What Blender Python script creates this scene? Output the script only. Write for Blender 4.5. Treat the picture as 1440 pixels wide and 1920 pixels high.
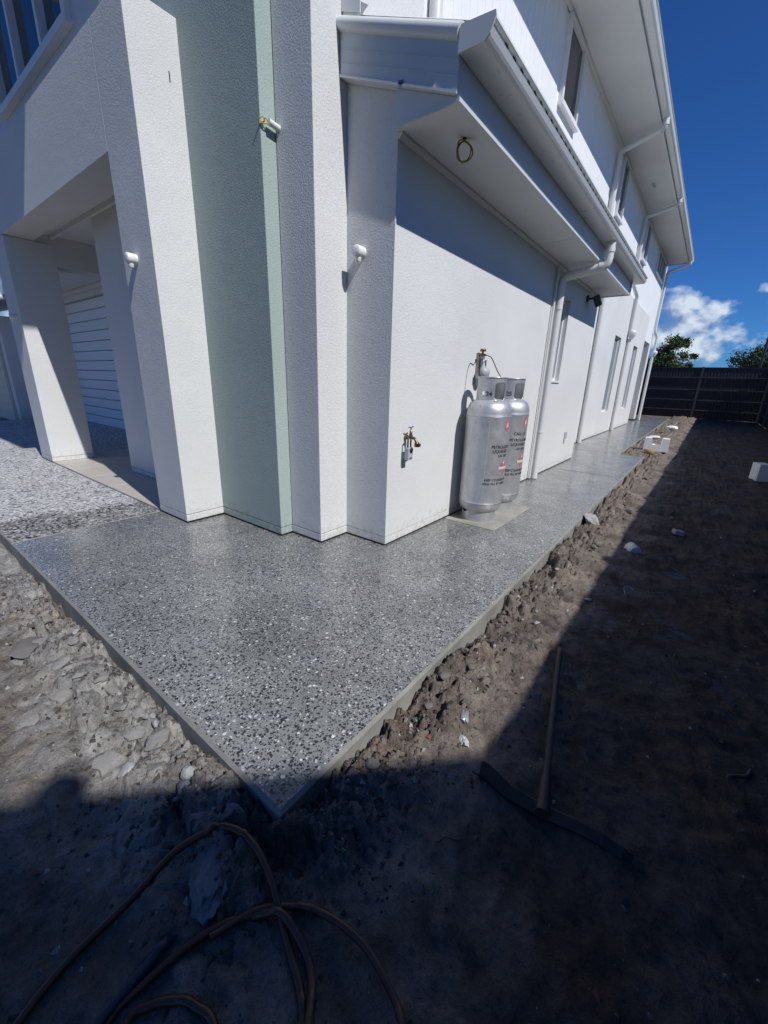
import bpy, bmesh, math, random
import numpy as np
from mathutils import Vector, Matrix, noise as mnoise
scene = bpy.context.scene
for o in list(bpy.data.objects):
    bpy.data.objects.remove(o, do_unlink=True)
col = scene.collection
PI = math.pi
rnd = random.Random(7)

# ------------------------------------------------------------------ camera
CAMH = 1.18
R = ((0.61560764, -0.78750285, 0.02943632), (0.22546752, 0.2117986, 0.95094992), (-0.75511034, -0.5787751, 0.30794115))
FPX = 757.6
cd = bpy.data.cameras.new('camera'); cam = bpy.data.objects.new('camera', cd); col.objects.link(cam)
M3 = Matrix(R).transposed()
cam.matrix_world = Matrix.Translation((0, 0, CAMH)) @ M3.to_4x4()
cd.sensor_fit = 'VERTICAL'; cd.sensor_height = 36.0; cd.sensor_width = 27.0
cd.lens = FPX / 1920 * 36.0
cd.clip_start = 0.02; cd.clip_end = 6000
scene.camera = cam
scene.render.resolution_x = 768; scene.render.resolution_y = 1024

# ------------------------------------------------------------------ sky, sun, exposure
SUN = Vector((0.155, 1.0, -1.05))            # direction the light travels
world = bpy.data.worlds.new('World'); scene.world = world; world.use_nodes = True
wt = world.node_tree; wt.nodes.clear()
def wn(t, **k):
    n = wt.nodes.new(t)
    for a, b in k.items(): setattr(n, a, b)
    return n
sky = wn('ShaderNodeTexSky', sky_type='NISHITA', sun_disc=False, sun_elevation=math.asin(1.05 / SUN.length),
         sun_rotation=math.radians(187.7), altitude=0.0, air_density=0.9, dust_density=0.1, ozone_density=5.0)
tc = wn('ShaderNodeTexCoord')
sep = wn('ShaderNodeSeparateXYZ'); wt.links.new(tc.outputs['Generated'], sep.inputs[0])
mp = wn('ShaderNodeMapping'); mp.inputs['Scale'].default_value = (1, 1, 1.5); mp.inputs['Location'].default_value = (6.6, 0.3, 1.1)
wt.links.new(tc.outputs['Generated'], mp.inputs[0])
cn = wn('ShaderNodeTexNoise'); cn.inputs['Scale'].default_value = 11.5; cn.inputs['Detail'].default_value = 7; cn.inputs['Roughness'].default_value = .5
wt.links.new(mp.outputs[0], cn.inputs['Vector'])
# cumulus only in a band above the horizon, all the way round
band = wn('ShaderNodeValToRGB'); e = band.color_ramp.elements
e[0].position = 0.0; e[0].color = (.29, .29, .29, 1); e[1].position = 0.25; e[1].color = (0, 0, 0, 1)
for p, c in ((.05, .31), (.12, .33), (.165, .27), (.20, .10)):
    q = e.new(p); q.color = (c, c, c, 1)
wt.links.new(sep.outputs['Z'], band.inputs[0])
add = wn('ShaderNodeMath', operation='ADD'); wt.links.new(cn.outputs['Fac'], add.inputs[0]); wt.links.new(band.outputs[0], add.inputs[1])
cr = wn('ShaderNodeValToRGB'); cr.color_ramp.elements[0].position = .765; cr.color_ramp.elements[1].position = .875
cr.color_ramp.elements[0].color = (0, 0, 0, 1); cr.color_ramp.elements[1].color = (.95, .95, .95, 1)
wt.links.new(add.outputs[0], cr.inputs[0])
# cloud sides painted sunlit or shaded: a second noise looked up towards the sun
mp2 = wn('ShaderNodeMapping'); mp2.inputs['Scale'].default_value = (1, 1, 1.5); mp2.inputs['Location'].default_value = (6.6, 0.285, 1.135)
wt.links.new(tc.outputs['Generated'], mp2.inputs[0])
cn2 = wn('ShaderNodeTexNoise'); cn2.inputs['Scale'].default_value = 11.5; cn2.inputs['Detail'].default_value = 7; cn2.inputs['Roughness'].default_value = .5
wt.links.new(mp2.outputs[0], cn2.inputs['Vector'])
sub = wn('ShaderNodeMath', operation='SUBTRACT'); wt.links.new(cn.outputs['Fac'], sub.inputs[0]); wt.links.new(cn2.outputs['Fac'], sub.inputs[1])
sh = wn('ShaderNodeMapRange'); sh.inputs[1].default_value = -.05; sh.inputs[2].default_value = .09
wt.links.new(sub.outputs[0], sh.inputs[0])
ccol = wn('ShaderNodeMixRGB'); ccol.inputs[1].default_value = (1.9, 3.0, 5.4, 1); ccol.inputs[2].default_value = (7.4, 8.4, 9.6, 1)
wt.links.new(sh.outputs[0], ccol.inputs[0])
tint = wn('ShaderNodeMixRGB', blend_type='MULTIPLY'); tint.inputs[0].default_value = 1; tint.inputs[2].default_value = (.245, .56, 1.0, 1); wt.links.new(sky.outputs[0], tint.inputs[1])
mixc = wn('ShaderNodeMixRGB'); wt.links.new(cr.outputs[0], mixc.inputs[0]); wt.links.new(tint.outputs[0], mixc.inputs[1]); wt.links.new(ccol.outputs[0], mixc.inputs[2])
bg = wn('ShaderNodeBackground'); bg.inputs['Strength'].default_value = 0.092
wt.links.new(mixc.outputs[0], bg.inputs['Color'])
wo = wn('ShaderNodeOutputWorld'); wt.links.new(bg.outputs[0], wo.inputs['Surface'])

sl = bpy.data.lights.new('sun', 'SUN'); sl.energy = 4.3; sl.angle = math.radians(0.53); sl.color = (1.0, .985, .96)
so = bpy.data.objects.new('sun', sl); col.objects.link(so)
so.rotation_euler = SUN.to_track_quat('-Z', 'Y').to_euler(); so.location = (-4, -20, 30)
vs = scene.view_settings
vs.view_transform = 'Standard'; vs.look = 'None'; vs.gamma = 1.0; vs.exposure = 0.0; vs.use_curve_mapping = False

# ------------------------------------------------------------------ materials
MATS = {}
class Mat:
    def __init__(s, name, base=(.5, .5, .5), rough=.6, metal=0.0, spec=.5):
        s.m = bpy.data.materials.new(name); s.m.use_nodes = True; s.t = s.m.node_tree
        s.b = s.t.nodes['Principled BSDF']
        s.b.inputs['Base Color'].default_value = (*base, 1); s.b.inputs['Roughness'].default_value = rough
        s.b.inputs['Metallic'].default_value = metal; s.b.inputs['Specular IOR Level'].default_value = spec
        s.pos = None; MATS[name] = s.m
    def n(s, t, **k):
        n = s.t.nodes.new(t)
        for a, b in k.items(): setattr(n, a, b)
        return n
    def l(s, a, b): s.t.links.new(a, b)
    def P(s):
        if s.pos is None: s.pos = s.n('ShaderNodeNewGeometry').outputs['Position']
        return s.pos
    def objc(s): return s.n('ShaderNodeTexCoord').outputs['Object']
    def noise(s, scale, detail=3, rough=.55, vec=None, stretch=None):
        v = vec or s.P()
        if stretch:
            m = s.n('ShaderNodeMapping'); m.inputs['Scale'].default_value = stretch; s.l(v, m.inputs[0]); v = m.outputs[0]
        n = s.n('ShaderNodeTexNoise'); n.inputs['Scale'].default_value = scale; n.inputs['Detail'].default_value = detail
        n.inputs['Roughness'].default_value = rough; s.l(v, n.inputs['Vector']); return n.outputs['Fac']
    def ramp(s, fac, stops):
        r = s.n('ShaderNodeValToRGB'); e = r.color_ramp.elements
        f = lambda c: (c, c, c, 1) if not hasattr(c, '__len__') else (*c, 1)
        e[0].position, e[0].color = stops[0][0], f(stops[0][1]); e[1].position, e[1].color = stops[-1][0], f(stops[-1][1])
        for p, c in stops[1:-1]:
            q = e.new(p); q.color = f(c)
        s.l(fac, r.inputs[0]); return r.outputs[0]
    def mix(s, fac, a, b, mode='MIX'):
        m = s.n('ShaderNodeMixRGB', blend_type=mode)
        for i, v in ((0, fac), (1, a), (2, b)):
            if hasattr(v, 'links'): s.l(v, m.inputs[i])
            elif i == 0: m.inputs[0].default_value = v
            else: m.inputs[i].default_value = (*v, 1) if hasattr(v, '__len__') else (v, v, v, 1)
        return m.outputs[0]
    def math(s, op, a, b=0.0):
        m = s.n('ShaderNodeMath', operation=op)
        for i, v in ((0, a), (1, b)):
            if hasattr(v, 'links'): s.l(v, m.inputs[i])
            else: m.inputs[i].default_value = v
        return m.outputs[0]
    def color(s, v): s.l(v, s.b.inputs['Base Color']); return s
    def rough(s, v): s.l(v, s.b.inputs['Roughness']); return s
    def bump(s, h, dist=.002, strength=1.0):
        b = s.n('ShaderNodeBump'); b.inputs['Distance'].default_value = dist; b.inputs['Strength'].default_value = strength
        s.l(h, b.inputs['Height'])
        if s.b.inputs['Normal'].is_linked: s.l(s.b.inputs['Normal'].links[0].from_socket, b.inputs['Normal'])
        s.l(b.outputs[0], s.b.inputs['Normal']); return s

def render_wall(name, base):
    m = Mat(name, base, .85, spec=.25)
    big = m.noise(1.3, 4)
    fine = m.noise(160, 2)
    c = m.mix(m.ramp(big, [(.3, 0.0), (.7, 1.0)]), tuple(b * .93 for b in base), tuple(min(1, b * 1.03) for b in base))
    c = m.mix(m.ramp(fine, [(.36, .5), (.5, 0)]), c, tuple(b * .78 for b in base))
    drip = m.noise(5, 4, stretch=(1, 1, .12))
    c = m.mix(m.ramp(drip, [(.62, 0), (.8, .22)]), c, tuple(b * .8 for b in base))
    c = m.mix(m.ramp(m.noise(.55, 3, .5, stretch=(1, 1, 2.2)), [(.42, 0), (.60, .35)]), c, tuple(b * .88 for b in base))
    zz = m.n('ShaderNodeSeparateXYZ'); m.l(m.P(), zz.inputs[0])
    gr = m.math('SUBTRACT', m.noise(26, 5, .7), m.math('MULTIPLY', zz.outputs[2], 1.1))
    c = m.mix(m.ramp(gr, [(.38, 0), (.62, .55)]), c, (base[0] * .55, base[1] * .50, base[2] * .44))
    m.color(c)
    m.bump(m.noise(95, 4, .65), .0045, .8); m.bump(m.noise(7, 3), .006, .35)
    return m.m
CREAM = render_wall('cream_render', (.665, .67, .66))
MINT = render_wall('mint_render', (.36, .435, .41))
def painted(name, base, rough=.45, dirt=.12, bump=0):
    m = Mat(name, base, rough)
    n = m.noise(2.2, 5)
    c = m.mix(m.ramp(n, [(.35, 0), (.75, 1)]), base, tuple(b * (1 - dirt) for b in base))
    m.color(c)
    m.rough(m.ramp(m.noise(14, 3), [(.3, rough * .8), (.7, min(1, rough * 1.25))]))
    if bump: m.bump(m.noise(60, 3), .001, bump)
    return m.m
WHITE = painted('white_cladding_paint', (.80, .81, .82), .55, .06)
SOFF = painted('soffit_paint', (.68, .69, .68), .7, .07, .3)
GUT = painted('gutter_steel', (.68, .70, .70), .32, .08)
FASC = painted('fascia_steel', (.60, .63, .64), .38, .08)
PIPE = painted('downpipe_paint', (.66, .67, .66), .42, .08)
FRAME = painted('window_frame_white', (.76, .77, .78), .4, .06)
DARKSEAL = painted('black_termite_seal', (.012, .012, .014), .6, .1)
BLACK = painted('black_plastic', (.016, .016, .018), .42, .1)
PLWHITE = painted('white_plastic', (.76, .76, .74), .4, .07)
GREYP = painted('grey_plastic', (.38, .40, .42), .5, .1)
FENCE = painted('charcoal_fence_steel', (.013, .015, .022), .55, .2)
RAIL_LIT = painted('fence_rail_lit_steel', (.045, .05, .06), .45, .2)  # fence steel made paler to stand in for sun on the rails
BRICK = painted('dark_brick', (.10, .07, .06), .9, .3)
ROOFT = painted('roof_sheet', (.70, .71, .70), .45, .08)
FOAM = painted('white_foam', (.74, .75, .76), .8, .12, .5)
TAPE = painted('blue_tape', (.05, .10, .28), .6, .1)
m = Mat('door_panel_white', (.68, .71, .75), .5); m.color(m.mix(m.noise(18, 3, stretch=(1, .06, 1)), (.62, .65, .69), (.72, .74, .77))); DOOR = m.m
m = Mat('glass_dark', (.012, .02, .035), .04, spec=.8); m.rough(m.ramp(m.noise(3, 3), [(.3, .03), (.8, .07)])); GLASS = m.m
m = Mat('glass_pale', (.16, .20, .21), .08, spec=.8); GLASSP = m.m
m = Mat('silver_paint', (.50, .51, .53), .42, .6)
o_ = m.objc()
scr = m.noise(16, 5, .65, stretch=(1, 1, .6))
c = m.mix(m.ramp(scr, [(.44, 0), (.62, .75)]), (.54, .55, .565), (.45, .46, .49))
c = m.mix(m.ramp(m.noise(90, 2, stretch=(.5, .5, 1.6)), [(.70, 0), (.725, 1)]), c, (.04, .04, .045))
m.color(c); m.rough(m.ramp(m.noise(9, 4), [(.3, .36), (.7, .52)])); m.bump(m.noise(25, 3), .0012, .4); SILVER = m.m
m = Mat('steel_dull', (.30, .31, .33), .45, .8); STEEL = m.m
m = Mat('brass', (.42, .30, .12), .35, .95); m.color(m.mix(m.noise(60, 3), (.28, .21, .10), (.13, .10, .05))); BRASS = m.m
m = Mat('copper_pipe', (.13, .085, .06), .5, .8); COPPER = m.m
m = Mat('yellow_wire', (.50, .36, .05), .5); WIRE = m.m
m = Mat('red_print', (.48, .025, .04), .5); m.color(m.mix(m.ramp(m.noise(70, 4, .7), [(.42, .1), (.66, .85)]), (.40, .03, .045), (.42, .36, .38))); RED = m.m
m = Mat('black_print', (.012, .012, .015), .5); m.color(m.mix(m.ramp(m.noise(80, 4, .7), [(.5, 0), (.72, .8)]), (.012, .012, .015), (.35, .36, .38))); INK = m.m
m = Mat('pale_print', (.55, .56, .58), .5); PALE = m.m
m = Mat('hose_rubber', (.12, .05, .03), .35); m.color(m.mix(m.noise(40, 4), (.115, .046, .020), (.045, .020, .012))); HOSE = m.m
m = Mat('dark_pipe', (.03, .032, .045), .45); DPIPE = m.m
m = Mat('weathered_wood', (.10, .075, .055), .7); m.color(m.mix(m.noise(60, 4, stretch=(.06, 1, 1)), (.075, .062, .055), (.03, .025, .022))); WOOD = m.m
m = Mat('rusty_steel', (.06, .05, .045), .6, .5); m.color(m.mix(m.noise(30, 5), (.09, .07, .06), (.03, .028, .03))); RUST = m.m
m = Mat('bark', (.09, .07, .05), .9); BARK = m.m
def leafmat(name, a, b):
    m = Mat(name, a, .6, spec=.3); oi = m.n('ShaderNodeNewGeometry').outputs['Random Per Island']
    m.color(m.mix(oi, a, b)); m.b.inputs['Subsurface Weight'].default_value = 0
    return m.m
LEAF = leafmat('leaves', (.035, .07, .022), (.10, .14, .05))
LEAF2 = leafmat('leaves_grey', (.04, .065, .03), (.10, .13, .07))
# exposed aggregate
def aggregate(name, matrix, scale, dark, white, drive=False):
    m = Mat(name, matrix, .4)
    P = m.P()
    warp = m.n('ShaderNodeTexNoise'); warp.inputs['Scale'].default_value = 60; m.l(P, warp.inputs['Vector'])
    wv = m.n('ShaderNodeVectorMath', operation='MULTIPLY_ADD'); m.l(warp.outputs['Color'], wv.inputs[0]); wv.inputs[1].default_value = (.011, .011, 0); m.l(P, wv.inputs[2])
    def layer(sc, shift, thr):
        mpn = m.n('ShaderNodeMapping'); mpn.inputs['Location'].default_value = (shift, shift * .7, 0); mpn.inputs['Scale'].default_value = (1, 1, 0); m.l(wv.outputs[0], mpn.inputs[0])
        v = m.n('ShaderNodeTexVoronoi'); v.inputs['Scale'].default_value = sc; v.inputs['Randomness'].default_value = 1; m.l(mpn.outputs[0], v.inputs['Vector'])
        s2 = m.n('ShaderNodeSeparateColor'); m.l(v.outputs['Color'], s2.inputs[0])
        size = m.math('MULTIPLY', m.ramp(s2.outputs[0], [(.08, 0.0), (1.0, thr)]), 1.0)
        d = m.math('SUBTRACT', size, v.outputs['Distance'])
        mask = m.ramp(m.math('MULTIPLY_ADD', d, 12.0), [(0.0, 0), (.5, 1)])
        return mask, s2.outputs[1]
    k1, r1 = layer(scale, 0.0, .52 if not drive else 1.0); k2, r2 = layer(scale * 1.9, 3.1, .62 if not drive else .8)
    blot = m.noise(2.4, 5, .6)
    mt = m.mix(m.ramp(blot, [(.33, 0), (.68, 1)]), tuple(c * .74 for c in matrix), tuple(c * 1.16 for c in matrix))
    mt = m.mix(m.ramp(m.noise(55, 4, .7), [(.3, 0), (.7, 1)]), mt, m.mix(1.0, mt, (1.25, 1.24, 1.22), 'MULTIPLY'))
    stone = lambda r: m.ramp(r, [(0.0, dark), (1 - white - .12, tuple(c * 2.2 for c in dark)), (1 - white - .06, (.16, .15, .145)), (1 - white, (.42, .415, .41)), (1.0, (.70, .69, .68))])
    c = m.mix(k2, mt, stone(r2)); c = m.mix(k1, c, stone(r1))
    if drive:
        sp = m.n('ShaderNodeSeparateXYZ'); m.l(P, sp.inputs[0])
        yy = m.math('ADD', sp.outputs[1], m.math('MULTIPLY', m.math('SUBTRACT', m.noise(3, 4), .5), .5))
        yy = m.math('ADD', yy, m.math('MULTIPLY', sp.outputs[0], .18))
        wet = m.ramp(m.math('MULTIPLY', m.math('SUBTRACT', yy, 4.40), 4.0), [(0, 1), (.5, 0)])
        c = m.mix(wet, c, m.mix(.9, c, m.mix(1.0, c, c, 'MULTIPLY')))
    else:
        # dried bands of sealer and a few brown stains
        st = m.noise(1.1, 5, .65, stretch=(1, .5, 1))
        c = m.mix(m.ramp(st, [(.56, 0), (.72, .5)]), c, m.mix(1.0, c, (.62, .60, .56), 'MULTIPLY'))
        br = m.noise(.8, 3, .6)
        c = m.mix(m.ramp(br, [(.6, 0), (.8, .4)]), c, m.mix(1.0, c, (.9, .82, .66), 'MULTIPLY'))
    m.color(c)
    m.rough(m.ramp(m.noise(3.2, 5, .6), [(.3, .24 if not drive else .6), (.7, .46 if not drive else .8)]))
    if not drive:
        m.b.inputs['Coat Weight'].default_value = .55
        m.l(m.ramp(m.noise(2.1, 4, .6), [(.35, .10), (.65, .30)]), m.b.inputs['Coat Roughness'])
    m.bump(m.mix(.5, k1, k2), .0012, .6)
    m.bump(m.noise(300, 2), .0008, .4)
    return m.m
AGG = aggregate('exposed_aggregate', (.205, .21, .205), 78, (.014, .015, .016), .12)
DRIVE = aggregate('driveway_aggregate', (.33, .33, .325), 46, (.06, .06, .062), .66, True)
def concrete(name, base, sc=1.0):
    m = Mat(name, base, .75, spec=.3)
    c = m.mix(m.ramp(m.noise(4 * sc, 6, .65), [(.3, 0), (.7, 1)]), tuple(b * .68 for b in base), tuple(b * 1.2 for b in base))
    c = m.mix(m.ramp(m.noise(120, 3), [(.62, 0), (.7, .6)]), c, tuple(b * .45 for b in base))
    m.color(c); m.bump(m.noise(45 * sc, 5, .7), .003, .7); return m.m
CONC = concrete('slab_edge_concrete', (.24, .235, .215))
PADC = concrete('pad_concrete', (.33, .32, .28))
RUBC = concrete('grey_clay', (.17, .16, .148), 2.0)
RUBL = concrete('pale_clay', (.235, .228, .213), 2.0)
RUBW = concrete('pale_mortar', (.34, .34, .335), 2.0)
SOILC = concrete('soil_crumb', (.085, .072, .06), 2.0)
BLKC = concrete('boulder_concrete', (.19, .19, .20), 1.5)
m = Mat('tile_stone', (.46, .42, .37), .5); m.color(m.mix(m.noise(6, 5), (.42, .385, .34), (.50, .46, .41))); TILE = m.m
# dirt: dry grey clay on the front side, topsoil along the side strip, its shaded part painted darker
m = Mat('dirt', (.1, .08, .06), .92, spec=.2)
sp = m.n('ShaderNodeSeparateXYZ'); m.l(m.P(), sp.inputs[0])
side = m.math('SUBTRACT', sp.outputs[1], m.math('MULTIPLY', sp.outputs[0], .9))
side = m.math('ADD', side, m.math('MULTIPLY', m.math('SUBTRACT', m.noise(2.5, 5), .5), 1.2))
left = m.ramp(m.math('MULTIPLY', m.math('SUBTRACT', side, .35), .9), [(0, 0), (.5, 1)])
n1 = m.noise(5, 7, .68); n2 = m.noise(21, 6, .7); n3 = m.noise(95, 4, .7)
nb_ = m.noise(2.0, 5, .6)
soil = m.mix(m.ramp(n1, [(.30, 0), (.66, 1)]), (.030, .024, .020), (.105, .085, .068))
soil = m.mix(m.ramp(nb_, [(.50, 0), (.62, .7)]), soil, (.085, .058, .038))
shade_dist = m.math('ADD', m.math('SUBTRACT', m.math('ADD', m.math('MULTIPLY', sp.outputs[0], .0036), .71), sp.outputs[1]), m.math('MULTIPLY', m.math('SUBTRACT', m.noise(3.1, 5, .65), .5), 1.1))
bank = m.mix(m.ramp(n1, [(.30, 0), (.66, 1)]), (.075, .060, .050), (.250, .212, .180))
soil = m.mix(m.ramp(shade_dist, [(.35, 1), (.62, 0)]), soil, bank)  # pale bank by the slab, soil colour darkened beyond to deepen the shade
clay = m.mix(m.ramp(n1, [(.34, 0), (.64, 1)]), (.105, .088, .073), (.25, .228, .203))
clay = m.mix(m.ramp(nb_, [(.47, 0), (.60, .75)]), clay, (.125, .098, .078))
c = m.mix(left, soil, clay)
near = m.ramp(m.math('MULTIPLY', m.math('ADD', sp.outputs[0], m.math('MULTIPLY', m.math('SUBTRACT', m.noise(6, 5, .65), .5), .9)), 1.0), [(.10, 0), (.32, .8)])
near = m.math('MULTIPLY', near, left)
c = m.mix(near, c, m.mix(m.ramp(m.noise(13, 5, .65), [(.35, 0), (.65, 1)]), (.20, .195, .185), (.42, .415, .40)))
c = m.mix(m.ramp(n2, [(.46, 0), (.66, .5)]), c, m.mix(1.0, c, (1.6, 1.58, 1.55), 'MULTIPLY'))
c = m.mix(m.ramp(n3, [(.34, .5), (.48, 0)]), c, m.mix(1.0, c, (.42, .40, .38), 'MULTIPLY'))
c = m.mix(m.ramp(m.noise(2.1, 4), [(.55, 0), (.72, .45)]), c, m.mix(1.0, c, (1.2, .93, .78), 'MULTIPLY'))
n4 = m.noise(240, 3, .7)
c = m.mix(m.ramp(n4, [(.62, 0), (.70, .3)]), c, m.mix(1.0, c, (1.8, 1.8, 1.78), 'MULTIPLY'))
m.color(c); m.rough(m.ramp(m.noise(7, 4), [(.35, .7), (.65, .98)]))
m.bump(n1, .03, .6); m.bump(n2, .022, 1.0); m.bump(n3, .007, .8); m.bump(n4, .0025, .7); DIRT = m.m
m = Mat('far_ground', (.06, .06, .035), .95); m.color(m.mix(m.noise(.4, 6), (.04, .05, .02), (.10, .09, .06))); FARG = m.m
m = Mat('wet_mud', (.02, .019, .022), .4, spec=.35); m.rough(m.ramp(m.noise(9, 5), [(.35, .30), (.7, .65)]))
m.bump(m.noise(30, 5, .7), .012, .8); MUD = m.m
m = Mat('paper_litter', (.5, .49, .47), .8); PAPER = m.m
m = Mat('red_crumb', (.30, .06, .05), .8); REDC = m.m

# ------------------------------------------------------------------ mesh helpers
class MB:
    def __init__(s): s.v = []; s.f = []; s.mi = []; s.sm = []
    def add(s, vs, fs, mi=0, smooth=False):
        b = len(s.v); s.v += [tuple(v) for v in vs]
        for f in fs: s.f.append(tuple(b + i for i in f)); s.mi.append(mi); s.sm.append(smooth)
        return s
    def box(s, x0, x1, y0, y1, z0, z1, mi=0, bev=0.0):
        if bev:
            bm = bmesh.new(); bmesh.ops.create_cube(bm, size=1)
            for v in bm.verts:
                v.co = Vector(((x0 + x1) / 2 + v.co.x * (x1 - x0), (y0 + y1) / 2 + v.co.y * (y1 - y0), (z0 + z1) / 2 + v.co.z * (z1 - z0)))
            bmesh.ops.bevel(bm, geom=bm.edges[:], offset=bev, segments=2, affect='EDGES', profile=.5)
            s.bm(bm, mi); return s
        vs = [(x, y, z) for z in (z0, z1) for y in (y0, y1) for x in (x0, x1)]
        return s.add(vs, [(0, 2, 3, 1), (4, 5, 7, 6), (0, 1, 5, 4), (2, 6, 7, 3), (0, 4, 6, 2), (1, 3, 7, 5)], mi)
    def bm(s, bm, mi=0, smooth=False):
        bm.verts.index_update(); s.add([v.co[:] for v in bm.verts], [[v.index for v in f.verts] for f in bm.faces], mi, smooth); bm.free(); return s
    def prism(s, poly, axis, a, b, mi=0):
        """poly: 2D points in the plane across `axis`, counter-clockwise seen from +axis"""
        n = len(poly)
        def P(p, t):
            if axis == 0: return (t, p[0], p[1])
            if axis == 1: return (p[0], t, p[1])
            return (p[0], p[1], t)
        vs = [P(p, a) for p in poly] + [P(p, b) for p in poly]
        fs = [tuple(range(n))[::-1], tuple(range(n, 2 * n))] + [(i, (i + 1) % n, n + (i + 1) % n, n + i) for i in range(n)]
        if axis == 1: fs = [f[::-1] for f in fs]
        return s.add(vs, fs, mi)
    def tube(s, pts, r, seg=12, caps=True, mi=0, smooth=True):
        pts = [Vector(p) for p in pts]; rs = r if hasattr(r, '__len__') else [r] * len(pts)
        tang = []
        for i in range(len(pts)):
            a = pts[max(0, i - 1)]; b = pts[min(len(pts) - 1, i + 1)]; t = (b - a); tang.append(t.normalized())
        up = Vector((0, 0, 1)) if abs(tang[0].z) < .9 else Vector((0, 1, 0))
        nrm = (up - tang[0] * up.dot(tang[0])).normalized(); rings = []
        for i, p in enumerate(pts):
            nrm = (nrm - tang[i] * nrm.dot(tang[i])).normalized(); bi = tang[i].cross(nrm)
            rings.append([p + (nrm * math.cos(2 * PI * k / seg) + bi * math.sin(2 * PI * k / seg)) * rs[i] for k in range(seg)])
        vs = [v for rg in rings for v in rg]; fs = []
        for i in range(len(pts) - 1):
            for k in range(seg):
                k2 = (k + 1) % seg; fs.append((i * seg + k, i * seg + k2, (i + 1) * seg + k2, (i + 1) * seg + k))
        s.add(vs, fs, mi, smooth)
        if caps:
            s.add(rings[0], [tuple(range(seg))[::-1]], mi); s.add(rings[-1], [tuple(range(seg))], mi)
        return s
    def lathe(s, prof, c=(0, 0, 0), seg=32, mi=0, axis='z', smooth=True, dirv=None):
        vs = []; n = len(prof)
        for r, h in prof:
            for k in range(seg):
                a = 2 * PI * k / seg; vs.append(Vector((r * math.cos(a), r * math.sin(a), h)))
        if dirv is not None:
            q = Vector((0, 0, 1)).rotation_difference(Vector(dirv).normalized())
            vs = [q @ v for v in vs]
        c = Vector(c); vs = [v + c for v in vs]
        fs = [(i * seg + k, i * seg + (k + 1) % seg, (i + 1) * seg + (k + 1) % seg, (i + 1) * seg + k) for i in range(n - 1) for k in range(seg)]
        s.add(vs, fs, mi, smooth)
        if prof[0][0] > 1e-5: s.add(vs[:seg], [tuple(range(seg))[::-1]], mi)
        if prof[-1][0] > 1e-5: s.add(vs[-seg:], [tuple(range(seg))], mi)
        return s
    def mesh(s, name, mats):
        me = bpy.data.meshes.new(name); me.from_pydata(s.v, [], s.f)
        for q in (mats if isinstance(mats, (list, tuple)) else [mats]): me.materials.append(q)
        me.polygons.foreach_set('material_index', s.mi); me.polygons.foreach_set('use_smooth', s.sm)
        me.update(); return me
    def build(s, name, mats, parent=None):
        me = s.mesh(name, mats); return put(name, me, parent)
def put(name, me, parent=None):
    o = bpy.data.objects.new(name, me); col.objects.link(o)
    if parent is not None: o.parent = parent
    return o
def tag(o, label=None, cat=None, group=None, kind=None):
    if label: o['label'] = label
    if cat: o['category'] = cat
    if group: o['group'] = group
    if kind: o['kind'] = kind
    return o
def thing(name, label, cat, loc=(0, 0, 0), group=None):
    o = bpy.data.objects.new(name, None); o.empty_display_size = .1; col.objects.link(o); o.location = loc
    return tag(o, label, cat, group)
def bend(pts, rad=.06, n=5):
    """round the corners of a polyline"""
    pts = [Vector(p) for p in pts]; out = [pts[0]]
    for i in range(1, len(pts) - 1):
        a, b, c = pts[i - 1], pts[i], pts[i + 1]
        d1 = (a - b); d2 = (c - b); r = min(rad, d1.length * .45, d2.length * .45)
        p0 = b + d1.normalized() * r; p1 = b + d2.normalized() * r
        for k in range(n + 1):
            t = k / n; out.append(p0 * (1 - t) ** 2 + b * 2 * t * (1 - t) + p1 * t * t)
    out.append(pts[-1]); return out
def spline(pts, n=8):
    pts = [Vector(p) for p in pts]; q = [pts[0] * 2 - pts[1]] + pts + [pts[-1] * 2 - pts[-2]]; out = []
    for i in range(1, len(q) - 2):
        for k in range(n):
            t = k / n; a, b, c, d = q[i - 1], q[i], q[i + 1], q[i + 2]
            out.append(.5 * ((2 * b) + (c - a) * t + (2 * a - 5 * b + 4 * c - d) * t * t + (3 * b - a - 3 * c + d) * t ** 3))
    out.append(pts[-1]); return out

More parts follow.
